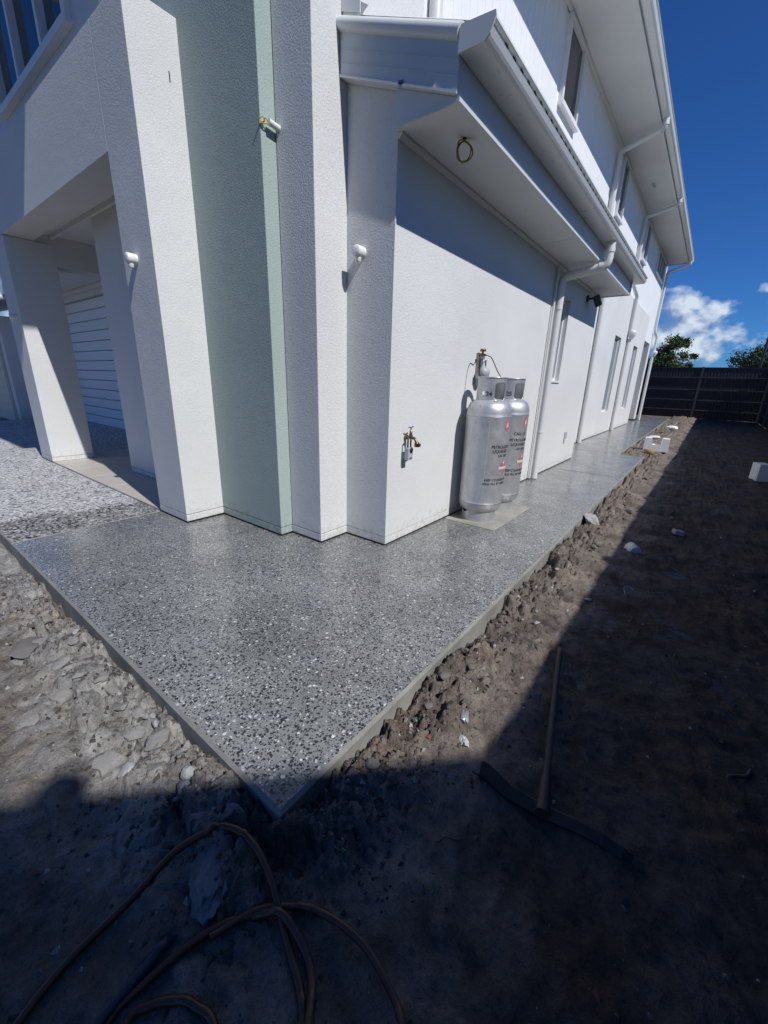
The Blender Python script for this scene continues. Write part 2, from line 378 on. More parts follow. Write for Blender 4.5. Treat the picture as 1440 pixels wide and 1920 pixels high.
# ------------------------------------------------------------------ numpy noise for the ground
_rng = np.random.RandomState(3); _perm = _rng.permutation(512); _perm = np.concatenate([_perm] * 4); _val = _rng.rand(512)
def _h(ix, iy): return _val[_perm[(_perm[ix & 511] + iy) & 511]]
def vnoise(x, y):
    ix = np.floor(x).astype(int); iy = np.floor(y).astype(int); fx = x - ix; fy = y - iy
    fx = fx * fx * (3 - 2 * fx); fy = fy * fy * (3 - 2 * fy)
    return (_h(ix, iy) * (1 - fx) + _h(ix + 1, iy) * fx) * (1 - fy) + (_h(ix, iy + 1) * (1 - fx) + _h(ix + 1, iy + 1) * fx) * fy - .5
def fbm(x, y, o=4, g=.5):
    s = 0; a = 1
    for i in range(o): s = s + a * vnoise(x * 2 ** i + 17.3 * i, y * 2 ** i + 9.1 * i); a *= g
    return s
def cells(x, y):
    ix = np.floor(x).astype(int); iy = np.floor(y).astype(int)
    f1 = np.full(x.shape, 9.0); f2 = np.full(x.shape, 9.0); idv = np.zeros(x.shape); tl = np.zeros(x.shape)
    for dx in (-1, 0, 1):
        for dy in (-1, 0, 1):
            cx = ix + dx; cy = iy + dy
            px = cx + _h(cx, cy + 71); py = cy + _h(cx + 37, cy); d = np.hypot(px - x, py - y)
            n1 = d < f1; f2 = np.where(n1, f1, np.minimum(f2, d)); idv = np.where(n1, _h(cx + 5, cy + 11), idv); f1 = np.where(n1, d, f1)
            tl = np.where(n1, (_h(cx + 91, cy + 3) - .5) * (x - px) + (_h(cx + 13, cy + 57) - .5) * (y - py), tl)
    return f1, f2, idv + 1.5 * tl
sstep = lambda a, b, v: (lambda t: t * t * (3 - 2 * t))(np.clip((v - a) / (b - a), 0, 1))
SX, SY = 0.49, 0.715                        # slab front and side edges
def slab_edge_y(x): return np.where(x < 8.75, SY + .03 * (x - SX) / 8.26, np.where(x < 22, 1.15 + (x - 8.75) * .009, 1.27))
def ground_z(x, y):
    x = np.asarray(x, float); y = np.asarray(y, float)
    z = -.105 + .035 * fbm(x * 1.1, y * 1.1, 4) + .030 * fbm(x * 5, y * 5, 4, .55) + .012 * fbm(x * 21, y * 21, 3, .6)
    # scraped streaks
    z = z + .012 * fbm(x * 3 + y * 2, y * 16 - x * 9, 3)
    # clods heaped along the front edge
    dl = SX - x
    wl = sstep(.42, .03, dl) * sstep(.35, .8, y) * sstep(4.2, 2.4, y)
    a = fbm(x * 11, y * 11, 3, .6) * .55
    f1, f2, i1 = cells(x * 6.5 + a, y * 5.0 - a); g1, g2, i2 = cells(x * 16 + a * 1.5, y * 14 - a); h1, h2, i3 = cells(x * 37 + a * 3, y * 35 + a * 2)
    crack = sstep(.0, .07, f2 - f1); crack2 = sstep(0, .10, g2 - g1); crack3 = sstep(0, .16, h2 - h1)
    fine = .017 * (i3 - .4) * crack3 - .007 * (1 - crack3)
    z = z + wl * (.020 + .085 * (i1 - .30) * crack + .030 * (i2 - .40) * crack2 - .042 * (1 - crack) - .012 * (1 - crack2) + fine)
    # rough trimmed bank along the side edge
    ey = slab_edge_y(x); dr = ey - y
    wr = sstep(.34, .05, dr) * sstep(.2, .8, x) * (.35 + .65 * sstep(-.25, .3, fbm(x * 2.3, y * 2.3 + 7, 2)))
    z = z + wr * (.020 * (i2 - .4) * crack2 + .022 * (i1 - .5) * crack - .010 * (1 - crack2) + fine + .030)
    z = z + .32 * fine * (1 - np.maximum(wl, wr)) * sstep(-.2, .25, fbm(x * 1.7 + 3, y * 1.7, 3))
    # far spoil heaps beside the narrow path
    wf = sstep(8.6, 9.4, x) * sstep(.05, .3, dr) * sstep(1.1, .55, dr)
    z = z + wf * (.06 + .10 * fbm(x * 2.2, y * 4, 4, .6))
    # a trench right at the slab sides
    z = z - .022 * sstep(.035, .0, np.where(x < SX, np.where(y > SY, dl, 9), np.where(dr > 0, dr, 9)))
    # hollow that holds water
    w = np.exp(-(((x - 2.55) / .8) ** 2 + ((y + .02) / .40) ** 2) ** 1.5)
    z = z * (1 - .5 * w) - .068 * w
    w2 = np.exp(-(((x - 3.75) / .3) ** 2 + ((y + .05) / .12) ** 2)); z = z - .02 * w2
    inside = (x > SX) & (y > ey)
    return np.where(inside, np.minimum(z, -.08) - .05, np.minimum(z, -.008))
def gz(x, y): return float(ground_z(np.array([x]), np.array([y]))[0])
def graded(lo, hi, f0, f1, step, grow):
    mid = list(np.arange(f0, f1, step)); s = step; v = f0; a = []
    while v > lo:
        s *= grow; v -= s; a.append(max(v, lo))
    s = step; v = mid[-1]; b = []
    while v < hi:
        s *= grow; v += s; b.append(min(v, hi))
    return np.array(a[::-1] + mid + b)

# ------------------------------------------------------------------ setting: ground
gx = graded(-3.0, 26.0, -.12, 2.2, .0105, 1.02); gy = graded(-2.6, 16.0, -.35, 1.9, .0105, 1.025)
GX, GY = np.meshgrid(gx, gy); GZ = ground_z(GX, GY)
# chunky sideways shove so clods are not a pure height field
GXo = GX + .008 * fbm(GX * 23, GY * 23, 2); GYo = GY + .008 * fbm(GX * 23 + 40, GY * 23, 2)
nx, ny = len(gx), len(gy)
verts = np.stack([GXo, GYo, GZ], -1).reshape(-1, 3)
ii = np.arange(nx * ny).reshape(ny, nx)
faces = np.stack([ii[:-1, :-1], ii[:-1, 1:], ii[1:, 1:], ii[1:, :-1]], -1).reshape(-1, 4)
me = bpy.data.meshes.new('dirt_ground'); me.vertices.add(len(verts)); me.vertices.foreach_set('co', verts.ravel())
me.loops.add(faces.size); me.loops.foreach_set('vertex_index', faces.ravel()); me.polygons.add(len(faces))
me.polygons.foreach_set('loop_start', np.arange(0, faces.size, 4)); me.polygons.foreach_set('use_smooth', np.ones(len(faces), bool))
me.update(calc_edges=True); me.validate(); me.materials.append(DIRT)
tag(put('dirt_ground', me), kind='structure')
g = MB(); g.box(-900, 3500, -1800, 1800, -1.2, -.32); tag(g.build('ground', FARG), kind='structure')
# puddle sheet; the uneven mud breaks through it
pm = MB()
pp = []
for k in range(40):
    a = 2 * PI * k / 40; q = 1 + .12 * math.sin(3 * a + 1) + .08 * math.sin(5 * a)
    pp.append((2.55 + 1.0 * q * math.cos(a), -.04 + .52 * q * math.sin(a)))
pm.add([(x, y, -.121) for x, y in pp], [tuple(range(40))]); tag(pm.build('puddle', MUD), kind='structure')

# slab
def slab(name, poly, top, th, ch, mats):
    n = len(poly); ins = []
    for i in range(n):
        p0 = Vector(poly[i - 1]); p1 = Vector(poly[i]); p2 = Vector(poly[(i + 1) % n])
        d1 = (p1 - p0).normalized(); d2 = (p2 - p1).normalized(); n1 = Vector((-d1.y, d1.x)); n2 = Vector((-d2.y, d2.x))
        b = (n1 + n2); b = b / max(.3, b.dot(n1)); ins.append(p1 + b * ch)
    vs = [(p[0], p[1], top) for p in ins] + [(p[0], p[1], top - ch * .8) for p in poly] + [(p[0], p[1], top - th) for p in poly]
    mb = MB(); mb.add(vs, [tuple(range(n))], 0)
    mb.add(vs, [(n + i, n + (i + 1) % n, (i + 1) % n, i) for i in range(n)] + [(2 * n + i, 2 * n + (i + 1) % n, n + (i + 1) % n, n + i) for i in range(n)], 1)
    return mb.build(name, mats)
path = slab('concrete_path', [(SX, SY), (8.75, .745), (8.75, 1.15), (22, 1.27), (22, 3.4), (16.2, 3.4), (16.2, 2.5), (2.8, 2.5), (2.8, 3.72), (SX, 3.72)], 0, .2, .012, [AGG, CONC])
tag(path, kind='structure')
drive = slab('driveway', [(SX, 3.728), (3.6, 3.728), (3.6, 13.4), (SX - .1, 13.4)], -.002, .2, .008, [DRIVE, CONC]); tag(drive, kind='structure')
jn = MB(); jn.box(6.36, 6.372, .757, 1.69, -.01, .0015); jn.build('control_joint', CONC, path)
jn = MB(); jn.box(8.75, 8.76, 1.17, 2.16, -.01, .0015); jn.build('control_joint', CONC, path)
# gas cylinder pad
pd = MB(); pd.box(3.12, 4.03, 1.215, 1.693, -.01, .006, bev=.003); pd.build('concrete_pad', PADC, path)
# porch floor of tiles
pf = MB(); pf.box(1.525, 3.5, 3.74, 7.3, -.05, .006); porch = pf.build('porch_floor', CONC); tag(porch, kind='structure')
tm = MB(); tm.box(0, .594, 0, .594, .0065, .014, bev=.002); tme = tm.mesh('tile', TILE)
for i in range(3):
    for j in range(6):
        if i == 0 and j == 5: pass
        t = put('tile', tme, porch); t.location = (1.53 + .6 * i, 3.745 + .593 * j, 0); t.scale = (1, .985, 1)

# ------------------------------------------------------------------ the house
house = thing('house', 'two storey cream rendered house with white upper cladding and grey eaves', 'house', (2.24, 1.7, 0))
def hp(mb, name, mats, parent=None):
    """build in world coordinates, then hang under the house"""
    o = mb.build(name, mats); p = parent or house
    o.parent = p
    off = Vector((2.24, 1.7, 0)); o.location = -off if p is house else (0, 0, 0)
    return o
def hput(name, me, loc, parent):
    o = put(name, me, parent); o.location = loc; return o
def facade(mb, axis, plane, depth, a0, a1, z0, z1, holes=(), flip=1):
    """wall facing -axis with openings and their reveals. axis 1: runs along x at y=plane; axis 0: runs along y at x=plane"""
    As = sorted({a0, a1, *[h[0] for h in holes], *[h[1] for h in holes]}); Zs = sorted({z0, z1, *[h[2] for h in holes], *[h[3] for h in holes]})
    P = (lambda a, d, z: (a, plane + d, z)) if axis == 1 else (lambda a, d, z: (plane + d, a, z))
    inh = lambda a, z: any(h[0] < a < h[1] and h[2] < z < h[3] for h in holes)
    for i in range(len(As) - 1):
        for j in range(len(Zs) - 1):
            if inh((As[i] + As[i + 1]) / 2, (Zs[j] + Zs[j + 1]) / 2): continue
            for d in (0, depth):
                mb.add([P(As[i], d, Zs[j]), P(As[i + 1], d, Zs[j]), P(As[i + 1], d, Zs[j + 1]), P(As[i], d, Zs[j + 1])], [(0, 1, 2, 3)])
    for (b0, b1, c0, c1) in list(holes) + [(a0, a1, z0, z1)]:
        q = [(b0, c0), (b1, c0), (b1, c1), (b0, c1)]
        for k in range(4):
            u, w = q[k], q[(k + 1) % 4]
            mb.add([P(u[0], 0, u[1]), P(w[0], 0, w[1]), P(w[0], depth, w[1]), P(u[0], depth, u[1])], [(0, 1, 2, 3)])
    return mb
PL0, PL1, PLG = .016, .070, .074            # plinth band and the scored line above it
def block(name, x0, x1, y0, y1, z1, mat, zb=0.0):
    b = MB(); b.box(x0, x1, y0, y1, zb + PLG, z1, bev=.004); o = hp(b, name, mat)
    b = MB(); b.box(x0, x1, y0, y1, zb + PL0, zb + PL1, bev=.003); hp(b, 'plinth', mat)
    b = MB(); b.box(x0 + .006, x1 - .006, y0 + .006, y1 - .006, zb - .004, zb + PLG + .02); hp(b, 'base_seal', DARKSEAL)
    return o
block('pillar', 1.52, 1.87, 3.23, 3.71, 3.36, CREAM)
block('pillar', 1.52, 2.0, 6.81, 7.30, 2.655, CREAM)
block('wall', 1.852, 2.9, 2.42, 4.3, 6.66, MINT)
block('wall', 1.96, 3.0, 2.09, 2.415, 6.66, CREAM)
block('wall', 2.002, 3.6, 4.31, 5.54, 2.752, CREAM)
b = MB(); b.box(1.52, 1.80, 3.7085, 7.30, 2.66, 3.36); hp(b, 'beam', CREAM)
b = MB(); b.box(1.80, 3.5, 6.82, 7.10, 2.43, 2.758); hp(b, 'beam', CREAM)
b = MB(); b.box(1.802, 3.5, 3.72, 8.2, 2.76, 2.775); hp(b, 'porch_ceiling', SOFF)
b = MB(); b.box(1.97, 2.0, 3.72, 6.81, 2.715, 2.757); b.box(1.803, 1.83, 3.72, 6.81, 2.715, 2.757); hp(b, 'cornice', SOFF)
b = MB(); b.box(1.60, 1.64, 3.712, 3.737, .62, 2.0); hp(b, 'dark_strip', BLACK)  # thin dark strip down the edge of the near pillar
b = MB(); b.box(1.766, 1.772, 3.2265, 3.231, 3.0, 3.055); hp(b, 'render_slot', DARKSEAL)
# main side wall with its narrow window, and the front return
WH = (5.46, 6.05, 1.25, 2.24)
b = MB(); facade(b, 1, 1.70, .12, 2.24, 7.52, PLG, 2.86, [WH]); mainwall = hp(b, 'wall', CREAM)
b = MB(); b.box(2.24, 7.52, 1.70, 1.82, PL0, PL1); hp(b, 'plinth', CREAM)
b = MB(); b.box(2.25, 7.51, 1.706, 1.81, -.004, PLG + .02); hp(b, 'base_seal', DARKSEAL)
b = MB(); b.box(2.24, 2.40, 1.8201, 2.088, PLG, 3.0); hp(b, 'wall', CREAM)
b = MB(); b.box(2.24, 2.40, 1.8201, 2.088, PL0, PL1); hp(b, 'plinth', CREAM)
b = MB(); b.box(2.246, 2.39, 1.82, 2.088, -.004, PLG + .02); hp(b, 'base_seal', DARKSEAL)
b = MB(); b.box(7.40, 7.52, 1.822, 2.168, .0, 2.70); hp(b, 'wall', CREAM)
def window(x0, x1, z0, z1, y, glass=GLASS, fw=.035, mull=(), axis=1, sill=False, proud=.0):
    """glass set at depth y, frame around; axis 1 faces -y, axis 0 faces -x"""
    B = (lambda m_, a0, a1, d0, d1, c0, c1: m_.box(a0, a1, d0, d1, c0, c1)) if axis == 1 else (lambda m_, a0, a1, d0, d1, c0, c1: m_.box(d0, d1, a0, a1, c0, c1))
    m_ = MB(); d0, d1 = y - .03 - proud, y + .03
    B(m_, x0, x0 + fw, d0, d1, z0, z1); B(m_, x1 - fw, x1, d0, d1, z0, z1); B(m_, x0 + fw, x1 - fw, d0, d1, z0, z0 + fw); B(m_, x0 + fw, x1 - fw, d0, d1, z1 - fw, z1)
    w = hp(m_, 'window', FRAME)
    edges = [x0 + fw] + [q for mm in mull for q in (mm - .03, mm + .03)] + [x1 - fw]
    for k in range(0, len(edges), 2):
        g_ = MB(); B(g_, edges[k], edges[k + 1], y, y + .008, z0 + fw, z1 - fw); hp(g_, 'pane', glass, w)
    for mm in mull:
        g_ = MB(); B(g_, mm - .03, mm + .03, d0 + .003, d1, z0 + fw, z1 - fw); hp(g_, 'mullion', FRAME, w)
    if sill:
        g_ = MB(); B(g_, x0 - .03, x1 + .03, d0 - .022, y, z0 - .035, z0 - .002); hp(g_, 'sill', FRAME, w)
    return w
window(WH[0], WH[1], WH[2], WH[3], 1.785, GLASSP)
b = MB(); b.box(5.44, 6.07, 1.685, 1.70, 1.228, 1.248); hp(b, 'sill', CREAM)
# recessed side wall further back
H2 = [(11.9, 12.72, .58, 2.42), (14.9, 15.7, .57, 2.42)]
b = MB(); facade(b, 1, 2.17, .12, 7.53, 16.9, .016, 3.45, H2); hp(b, 'wall', CREAM)
b = MB(); b.box(7.54, 16.89, 2.176, 2.27, -.004, .05); hp(b, 'base_seal', DARKSEAL)
for h in H2: window(h[0], h[1], h[2], h[3], 2.26, GLASSP)
# alcove at the far end
b = MB(); b.box(16.78, 16.9, 2.292, 3.4, 0, 2.78); hp(b, 'wall', CREAM)
b = MB(); b.box(16.9, 18.8, 3.3, 3.4, 0, 2.78); hp(b, 'wall', CREAM)
b = MB(); b.box(18.8, 19.25, 2.24, 3.4, .05, 2.78); hp(b, 'pillar', CREAM)
b = MB(); b.box(18.78, 19.27, 2.22, 3.4, 0, .05); hp(b, 'base_seal', DARKSEAL)
b = MB(); b.box(16.9, 18.8, 2.3, 3.3, 2.765, 2.78); hp(b, 'soffit', SOFF)
# upper storey: board cladding, each board on its own
UW = [(6.2, 6.88, 4.5, 5.33), (10.02, 10.56, 4.4, 5.33), (13.75, 14.35, 4.45, 5.33), (16.6, 18.4, 4.73, 5.33)]
b = MB(); facade(b, 1, 2.262, .1, 2.9, 19.2, 2.79, 5.4, UW); upper = hp(b, 'upper_wall', WHITE)
bw = .13; cache = {}
def board(x, w, z0, z1):
    key = (round(w, 3), round(z0, 2), round(z1, 2))
    if key not in cache:
        q = MB(); q.prism([(.0012, 0), (.0012, -.007), (.003, -.010), (w - .003, -.010), (w - .0012, -.007), (w - .0012, 0)], 2, z0, z1); cache[key] = q.mesh('board', WHITE)
    o = put('board', cache[key], upper); o.location = (x, 2.2615, 0)
k = 0; x = 2.46
while x < 19.15:
    w = bw; zb = 2.95 if x < 7.5 else (3.455 if x < 16.9 else 2.79)
    hit = [h for h in UW if x + w > h[0] and x < h[1]]
    if hit:
        board(x, w, zb, hit[0][2])
        if hit[0][3] < 5.3: board(x, w, hit[0][3], 5.368)
    else: board(x, w, zb, 5.368)
    x += bw
b = MB(); b.box(2.45, 2.9, 2.262, 2.36, 2.95, 5.4); hp(b, 'upper_wall', WHITE)
for h, ml in zip(UW, ((), (), (), (17.2, 17.8))): window(h[0], h[1], h[2], h[3], 2.25, GLASS, .045, ml, sill=True, proud=.012)
b = MB(); b.box(19.2, 19.35, 2.25, 5.0, 2.79, 5.4); hp(b, 'upper_wall', WHITE)
# upper front bay with its window
BH = (5.30, 7.72, 4.20, 5.9)
b = MB(); facade(b, 0, 2.03, .12, 3.92, 9.2, 2.80, 6.66, [BH]); hp(b, 'bay_wall', painted('bay_paint', (.60, .61, .66), .6, .08))
b = MB(); b.box(2.05, 2.9, 3.90, 3.918, 2.80, 6.66); hp(b, 'bay_wall', WHITE)
window(BH[0], BH[1], BH[2], BH[3], 2.06, GLASS, .07, (6.02, 6.86), axis=0, sill=True, proud=.05)
b = MB(); b.box(.55, 3.2, 2.05, 9.4, 6.67, 6.84); hp(b, 'front_hood', SOFF)
# ---- eaves
def gutter_profile(yb, zb, w, h):
    f = h - .016
    return [(yb, zb), (yb, zb + h), (yb - w - .010, zb + f), (yb - w - .012, zb + f - .012), (yb - w + .006, zb + f - .017), (yb - w + .006, zb + f - .036),
            (yb - w - .002, zb + f - .040), (yb - w + .010, zb + .016), (yb - w + .018, zb + .005), (yb - w + .036, zb)]
# lower eave
b = MB(); b.box(2.20, 7.50, 1.313, 1.698, 2.51, 2.522); hp(b, 'soffit', SOFF)
b = MB(); b.prism([(1.699, 2.508), (1.699, 2.48), (1.688, 2.482), (1.672, 2.497), (1.67, 2.508)], 0, 2.24, 7.50); hp(b, 'cornice', SOFF)
b = MB(); b.prism([(1.312, 2.508), (1.312, 2.75), (1.297, 2.75), (1.297, 2.525), (1.288, 2.522), (1.288, 2.504), (1.33, 2.504), (1.33, 2.508)], 0, 2.187, 7.50); hp(b, 'fascia', FASC)
b = MB(); b.prism(gutter_profile(1.296, 2.676, .165, .096), 0, 2.166, 7.72); gut = hp(b, 'gutter', GUT)
b = MB(); b.prism([(1.298, 2.672), (1.296, 2.765), (1.288, 2.776), (1.116, 2.763), (1.112, 2.745), (1.136, 2.69), (1.16, 2.671)][::-1], 0, 2.158, 2.1655); hp(b, 'end_cap', FASC, gut)
for k in range(52):
    xs = 2.32 + k * .103; q = MB(); q.box(xs, xs + .035, 1.134, 1.138, 2.727, 2.735); hp(q, 'overflow_slot', DARKSEAL, gut)
# barge over the wall's front return
S_ = .40
bz = lambda y, o: 2.53 + (y - 1.27) * S_ + o
b = MB(); b.prism([(1.299, bz(1.299, 0)), (1.299, bz(1.299, .20)), (2.085, bz(2.085, .20)), (2.085, bz(2.085, 0))][::-1], 0, 2.178, 2.199); barge = hp(b, 'barge_board', FASC)
for o_h in (.055, .115):
    q = MB(); q.prism([(1.302, bz(1.302, o_h)), (1.302, bz(1.302, o_h + .005)), (2.08, bz(2.08, o_h + .005)), (2.08, bz(2.08, o_h))][::-1], 0, 2.1755, 2.1785); hp(q, 'rib', FASC, barge)
q = MB(); q.prism([(1.299, bz(1.299, -.012)), (1.299, bz(1.299, .0)), (2.085, bz(2.085, .0)), (2.085, bz(2.085, -.012))][::-1], 0, 2.172, 2.235); hp(q, 'lip', FASC, barge)
b = MB(); b.tube([(2.182, 1.299, bz(1.299, .222)), (2.182, 2.10, bz(2.10, .222))], .034, 16); hp(b, 'barge_cap', GUT)
b = MB(); b.prism([(1.31, 2.508), (1.31, bz(1.31, -.014)), (1.695, bz(1.695, -.014)), (1.695, 2.508)][::-1], 0, 2.205, 2.215); hp(b, 'eave_end_panel', SOFF)
b = MB(); b.prism([(1.275, 2.498), (1.275, 2.75), (2.16, 3.10), (2.16, 2.498)][::-1], 0, 7.50, 7.516); hp(b, 'eave_end_panel', FASC)
# corrugated lower roof
b = MB(); nn = 700; xs = np.linspace(2.20, 7.60, nn); top = []
for xq in xs:
    w_ = .009 * math.sin(2 * PI * xq / .076); top += [(xq, 1.20, 2.778 + w_), (xq, 2.259, 3.205 + w_)]
b.add(top, [(2 * i, 2 * i + 2, 2 * i + 3, 2 * i + 1) for i in range(nn - 1)], 0, True); hp(b, 'roof_sheet', ROOFT)
b = MB(); b.box(2.42, 7.60, 2.235, 2.2595, 3.15, 3.33); b.prism([(2.09, 3.02), (2.085, 3.22), (1.90, 3.10)], 0, 2.2, 2.205); hp(b, 'flashing', ROOFT)
b = MB(); b.prism([(1.95, 3.085), (2.087, 3.14), (2.087, 3.30), (1.95, 3.20)][::-1], 0, 2.19, 2.197); hp(b, 'flashing', GUT)
# upper eave
b = MB(); b.box(3.2, 18.95, 1.622, 2.25, 5.37, 5.384); hp(b, 'soffit', SOFF)
b = MB(); b.prism([(2.2505, 5.368), (2.2505, 5.335), (2.238, 5.338), (2.222, 5.354), (2.22, 5.368)], 0, 3.2, 19.0); hp(b, 'cornice', SOFF)
b = MB(); b.prism([(1.622, 5.362), (1.622, 5.56), (1.605, 5.56), (1.605, 5.356), (1.64, 5.356), (1.64, 5.362)], 0, 3.2, 18.97); hp(b, 'fascia', FASC)
b = MB(); b.prism(gutter_profile(1.604, 5.392, .125, .11), 0, 3.2, 19.05); ug = hp(b, 'gutter', GUT)
b = MB(); b.box(18.955, 18.972, 1.625, 5.5, 5.356, 5.6); hp(b, 'barge_board', FASC)
b = MB(); nn = 900; xs = np.linspace(3.2, 19.1, nn); top = []
for xq in xs:
    w_ = .009 * math.sin(2 * PI * xq / .106); top += [(xq, 1.56, 5.515 + w_), (xq, 5.6, 6.95 + w_)]
b.add(top, [(2 * i, 2 * i + 2, 2 * i + 3, 2 * i + 1) for i in range(nn - 1)], 0, True); hp(b, 'roof_sheet', ROOFT)
b = MB(); b.prism([(5.6, 6.95), (9.6, 5.5), (9.6, 5.38), (5.6, 5.38)][::-1], 0, 3.2, 19.1); hp(b, 'roof_back', ROOFT)
b = MB(); b.box(11.6, 11.86, 1.92, 1.98, 5.362, 5.3695); hp(b, 'soffit_vent', GREYP)
b = MB()
for q in (0, 1): b.box(4.55 + q * 2.9, 4.556 + q * 2.9, 1.275, 1.695, 2.5075, 2.5095)
hp(b, 'soffit_joint', SOFF)
# ---- downpipes
def downpipe(pts, r, name='downpipe', joints=(), clips=(), rad=.07):
    p = bend(pts, rad); b = MB(); b.tube(p, r, 18); d = hp(b, name, PIPE)
    for (c, dv) in joints:
        q = MB(); dv = Vector(dv).normalized(); c = Vector(c)
        q.tube([c - dv * .022, c + dv * .022], r + .006, 18); hp(q, 'socket', PIPE, d)
    for (c, wy) in clips:
        q = MB(); q.tube([(c[0], c[1], c[2] - .012), (c[0], c[1], c[2] + .012)], r + .004, 18); q.box(c[0] - .02, c[0] + .07, wy - .008, wy, c[2] - .012, c[2] + .012); hp(q, 'clip', PIPE, d)
    return d
downpipe([(5.45, 1.205, 2.69), (5.45, 1.205, 2.455), (5.40, 1.645, 2.375), (5.395, 1.648, .012)], .046, joints=[((5.45, 1.205, 2.60), (0, 0, 1)), ((5.444, 1.26, 2.445), (-.1, 1, -.18))],
         clips=[((5.395, 1.648, .62), 1.70), ((5.395, 1.648, 2.05), 1.70)])
b = MB(); b.tube([(5.30, 1.672, .02), (5.30, 1.672, 2.45)], .014, 10); hp(b, 'conduit', PIPE)
downpipe([(9.26, 1.54, 5.40), (9.26, 1.54, 5.26), (9.42, 2.19, 5.17), (9.42, 2.19, 3.62), (9.75, 2.115, 3.42), (9.80, 2.118, .012)], .045,
         joints=[((9.26, 1.54, 5.32), (0, 0, 1)), ((9.275, 1.60, 5.245), (.2, 1, -.14))], clips=[((9.80, 2.118, 2.35), 2.17), ((9.80, 2.118, .75), 2.17)])
downpipe([(12.88, 1.54, 5.40), (12.88, 1.54, 5.26), (13.0, 2.19, 5.17), (13.05, 2.19, 3.72), (13.45, 2.11, 3.5), (13.5, 2.115, 2.66)], .045,
         joints=[((12.88, 1.54, 5.32), (0, 0, 1)), ((12.89, 1.60, 5.245), (.15, 1, -.14))])
rh = downpipe([(13.55, 2.115, 2.48), (13.55, 2.115, .012)], .045, clips=[((13.55, 2.115, .8), 2.17)])
b = MB(); b.lathe([(.05, 2.46), (.06, 2.51), (.09, 2.55), (.10, 2.63), (.09, 2.67), (.05, 2.69)], (13.53, 2.068, 0), 20); hp(b, 'rain_head', PIPE, rh)
b = MB(); b.tube([(13.72, 2.12, .012), (13.72, 2.12, 2.3)], .025, 10); hp(b, 'conduit', PIPE)
rh = downpipe([(18.75, 1.54, 5.40), (18.75, 1.54, 5.27), (19.12, 2.19, 5.18), (19.12, 2.19, 3.25), (19.3, 2.10, 3.05), (19.3, 2.10, 2.55)], .045)
b = MB(); b.lathe([(.05, 2.38), (.07, 2.43), (.10, 2.48), (.10, 2.55), (.05, 2.58)], (19.3, 2.08, 0), 20); hp(b, 'rain_head', PIPE, rh)
downpipe([(19.3, 2.12, 2.40), (19.3, 2.12, .012)], .05)
downpipe([(3.31, 2.20, 5.36), (3.31, 2.20, 3.30), (3.31, 2.12, 3.20)], .05)
# vent plate near the far base of the main wall
b = MB(); b.box(6.80, 6.93, 1.690, 1.6995, .40, .50); b.box(6.80, 6.84, 1.688, 1.6995, .33, .40); hp(b, 'meter_plate', GREYP)
# ---- garage end of the house
b = MB(); facade(b, 0, 3.5, .2, 7.32, 13.3, -.001, 3.4, [(8.6, 12.9, 0, 2.64)]); hp(b, 'wall', CREAM)
gd = MB(); gd.box(3.60, 3.62, 8.6, 12.9, 0, 2.64); gdo = hp(gd, 'garage_door', DOOR)
for k in range(13):
    q = MB(); q.box(3.575, 3.60, 8.61, 12.89, .012 + k * .202, .202 + k * .202, bev=.004); hp(q, 'panel', DOOR, gdo)
b = MB(); b.box(2.75, 3.498, 8.2, 13.4, 2.82, 2.835); hp(b, 'soffit', SOFF)
b = MB(); b.box(3.44, 3.497, 8.2, 13.4, 2.74, 2.815); b.box(2.80, 2.84, 8.2, 13.4, 2.79, 2.819); hp(b, 'cornice', SOFF)
b = MB(); b.box(2.72, 2.747, 8.2, 13.4, 2.80, 3.0); hp(b, 'fascia', FASC)
b = MB(); b.prism([(2.72, 3.0), (5.2, 3.9), (5.2, 3.8), (2.9, 2.95)], 1, 8.2, 13.4); hp(b, 'roof_sheet', ROOFT)
b = MB(); b.box(3.6, 6.0, 5.56, 13.3, -.02, 3.3); b.box(3.02, 16.7, 4.32, 5.5, 0.0, 2.75); hp(b, 'inner_wall', CREAM)

# ------------------------------------------------------------------ neighbouring garage past the driveway
ng = thing('neighbour_garage', 'low pale garage with white gutter seen past the porch pillar at the left edge', 'garage', (2.5, 13.5, 0))
def np_(mb, name, mat, parent=None):
    o = mb.build(name, mat, parent or ng)
    if not parent: o.location = (-2.5, -13.5, 0)
    return o
b = MB(); b.box(2.6, 7, 13.6, 21, -.2, 2.379); np_(b, 'wall', CREAM)
b = MB(); b.box(2.56, 2.6, 13.9, 18.6, -.1, 2.05, bev=.01); d_ = np_(b, 'roller_door', painted('door_grey', (.5, .49, .47), .5, .08))
for k in range(10):
    q = MB(); q.box(2.545, 2.56, 13.95, 18.55, -.08 + k * .21, .118 + k * .21, bev=.004); np_(q, 'panel', painted('door_grey_panel', (.5, .49, .47), .5, .08) if k == 0 else MATS['door_grey_panel'], d_)
b = MB(); b.box(2.0, 2.14, 13.3, 21.3, 2.45, 2.58); np_(b, 'gutter', FRAME)
b = MB(); b.box(2.14, 2.6, 13.4, 21.2, 2.38, 2.40); np_(b, 'soffit', FRAME)
b = MB(); b.prism([(2.1, 2.6), (7.2, 4.3), (7.2, 4.2), (2.1, 2.5)], 1, 13.3, 21.3); np_(b, 'roof', ROOFT)

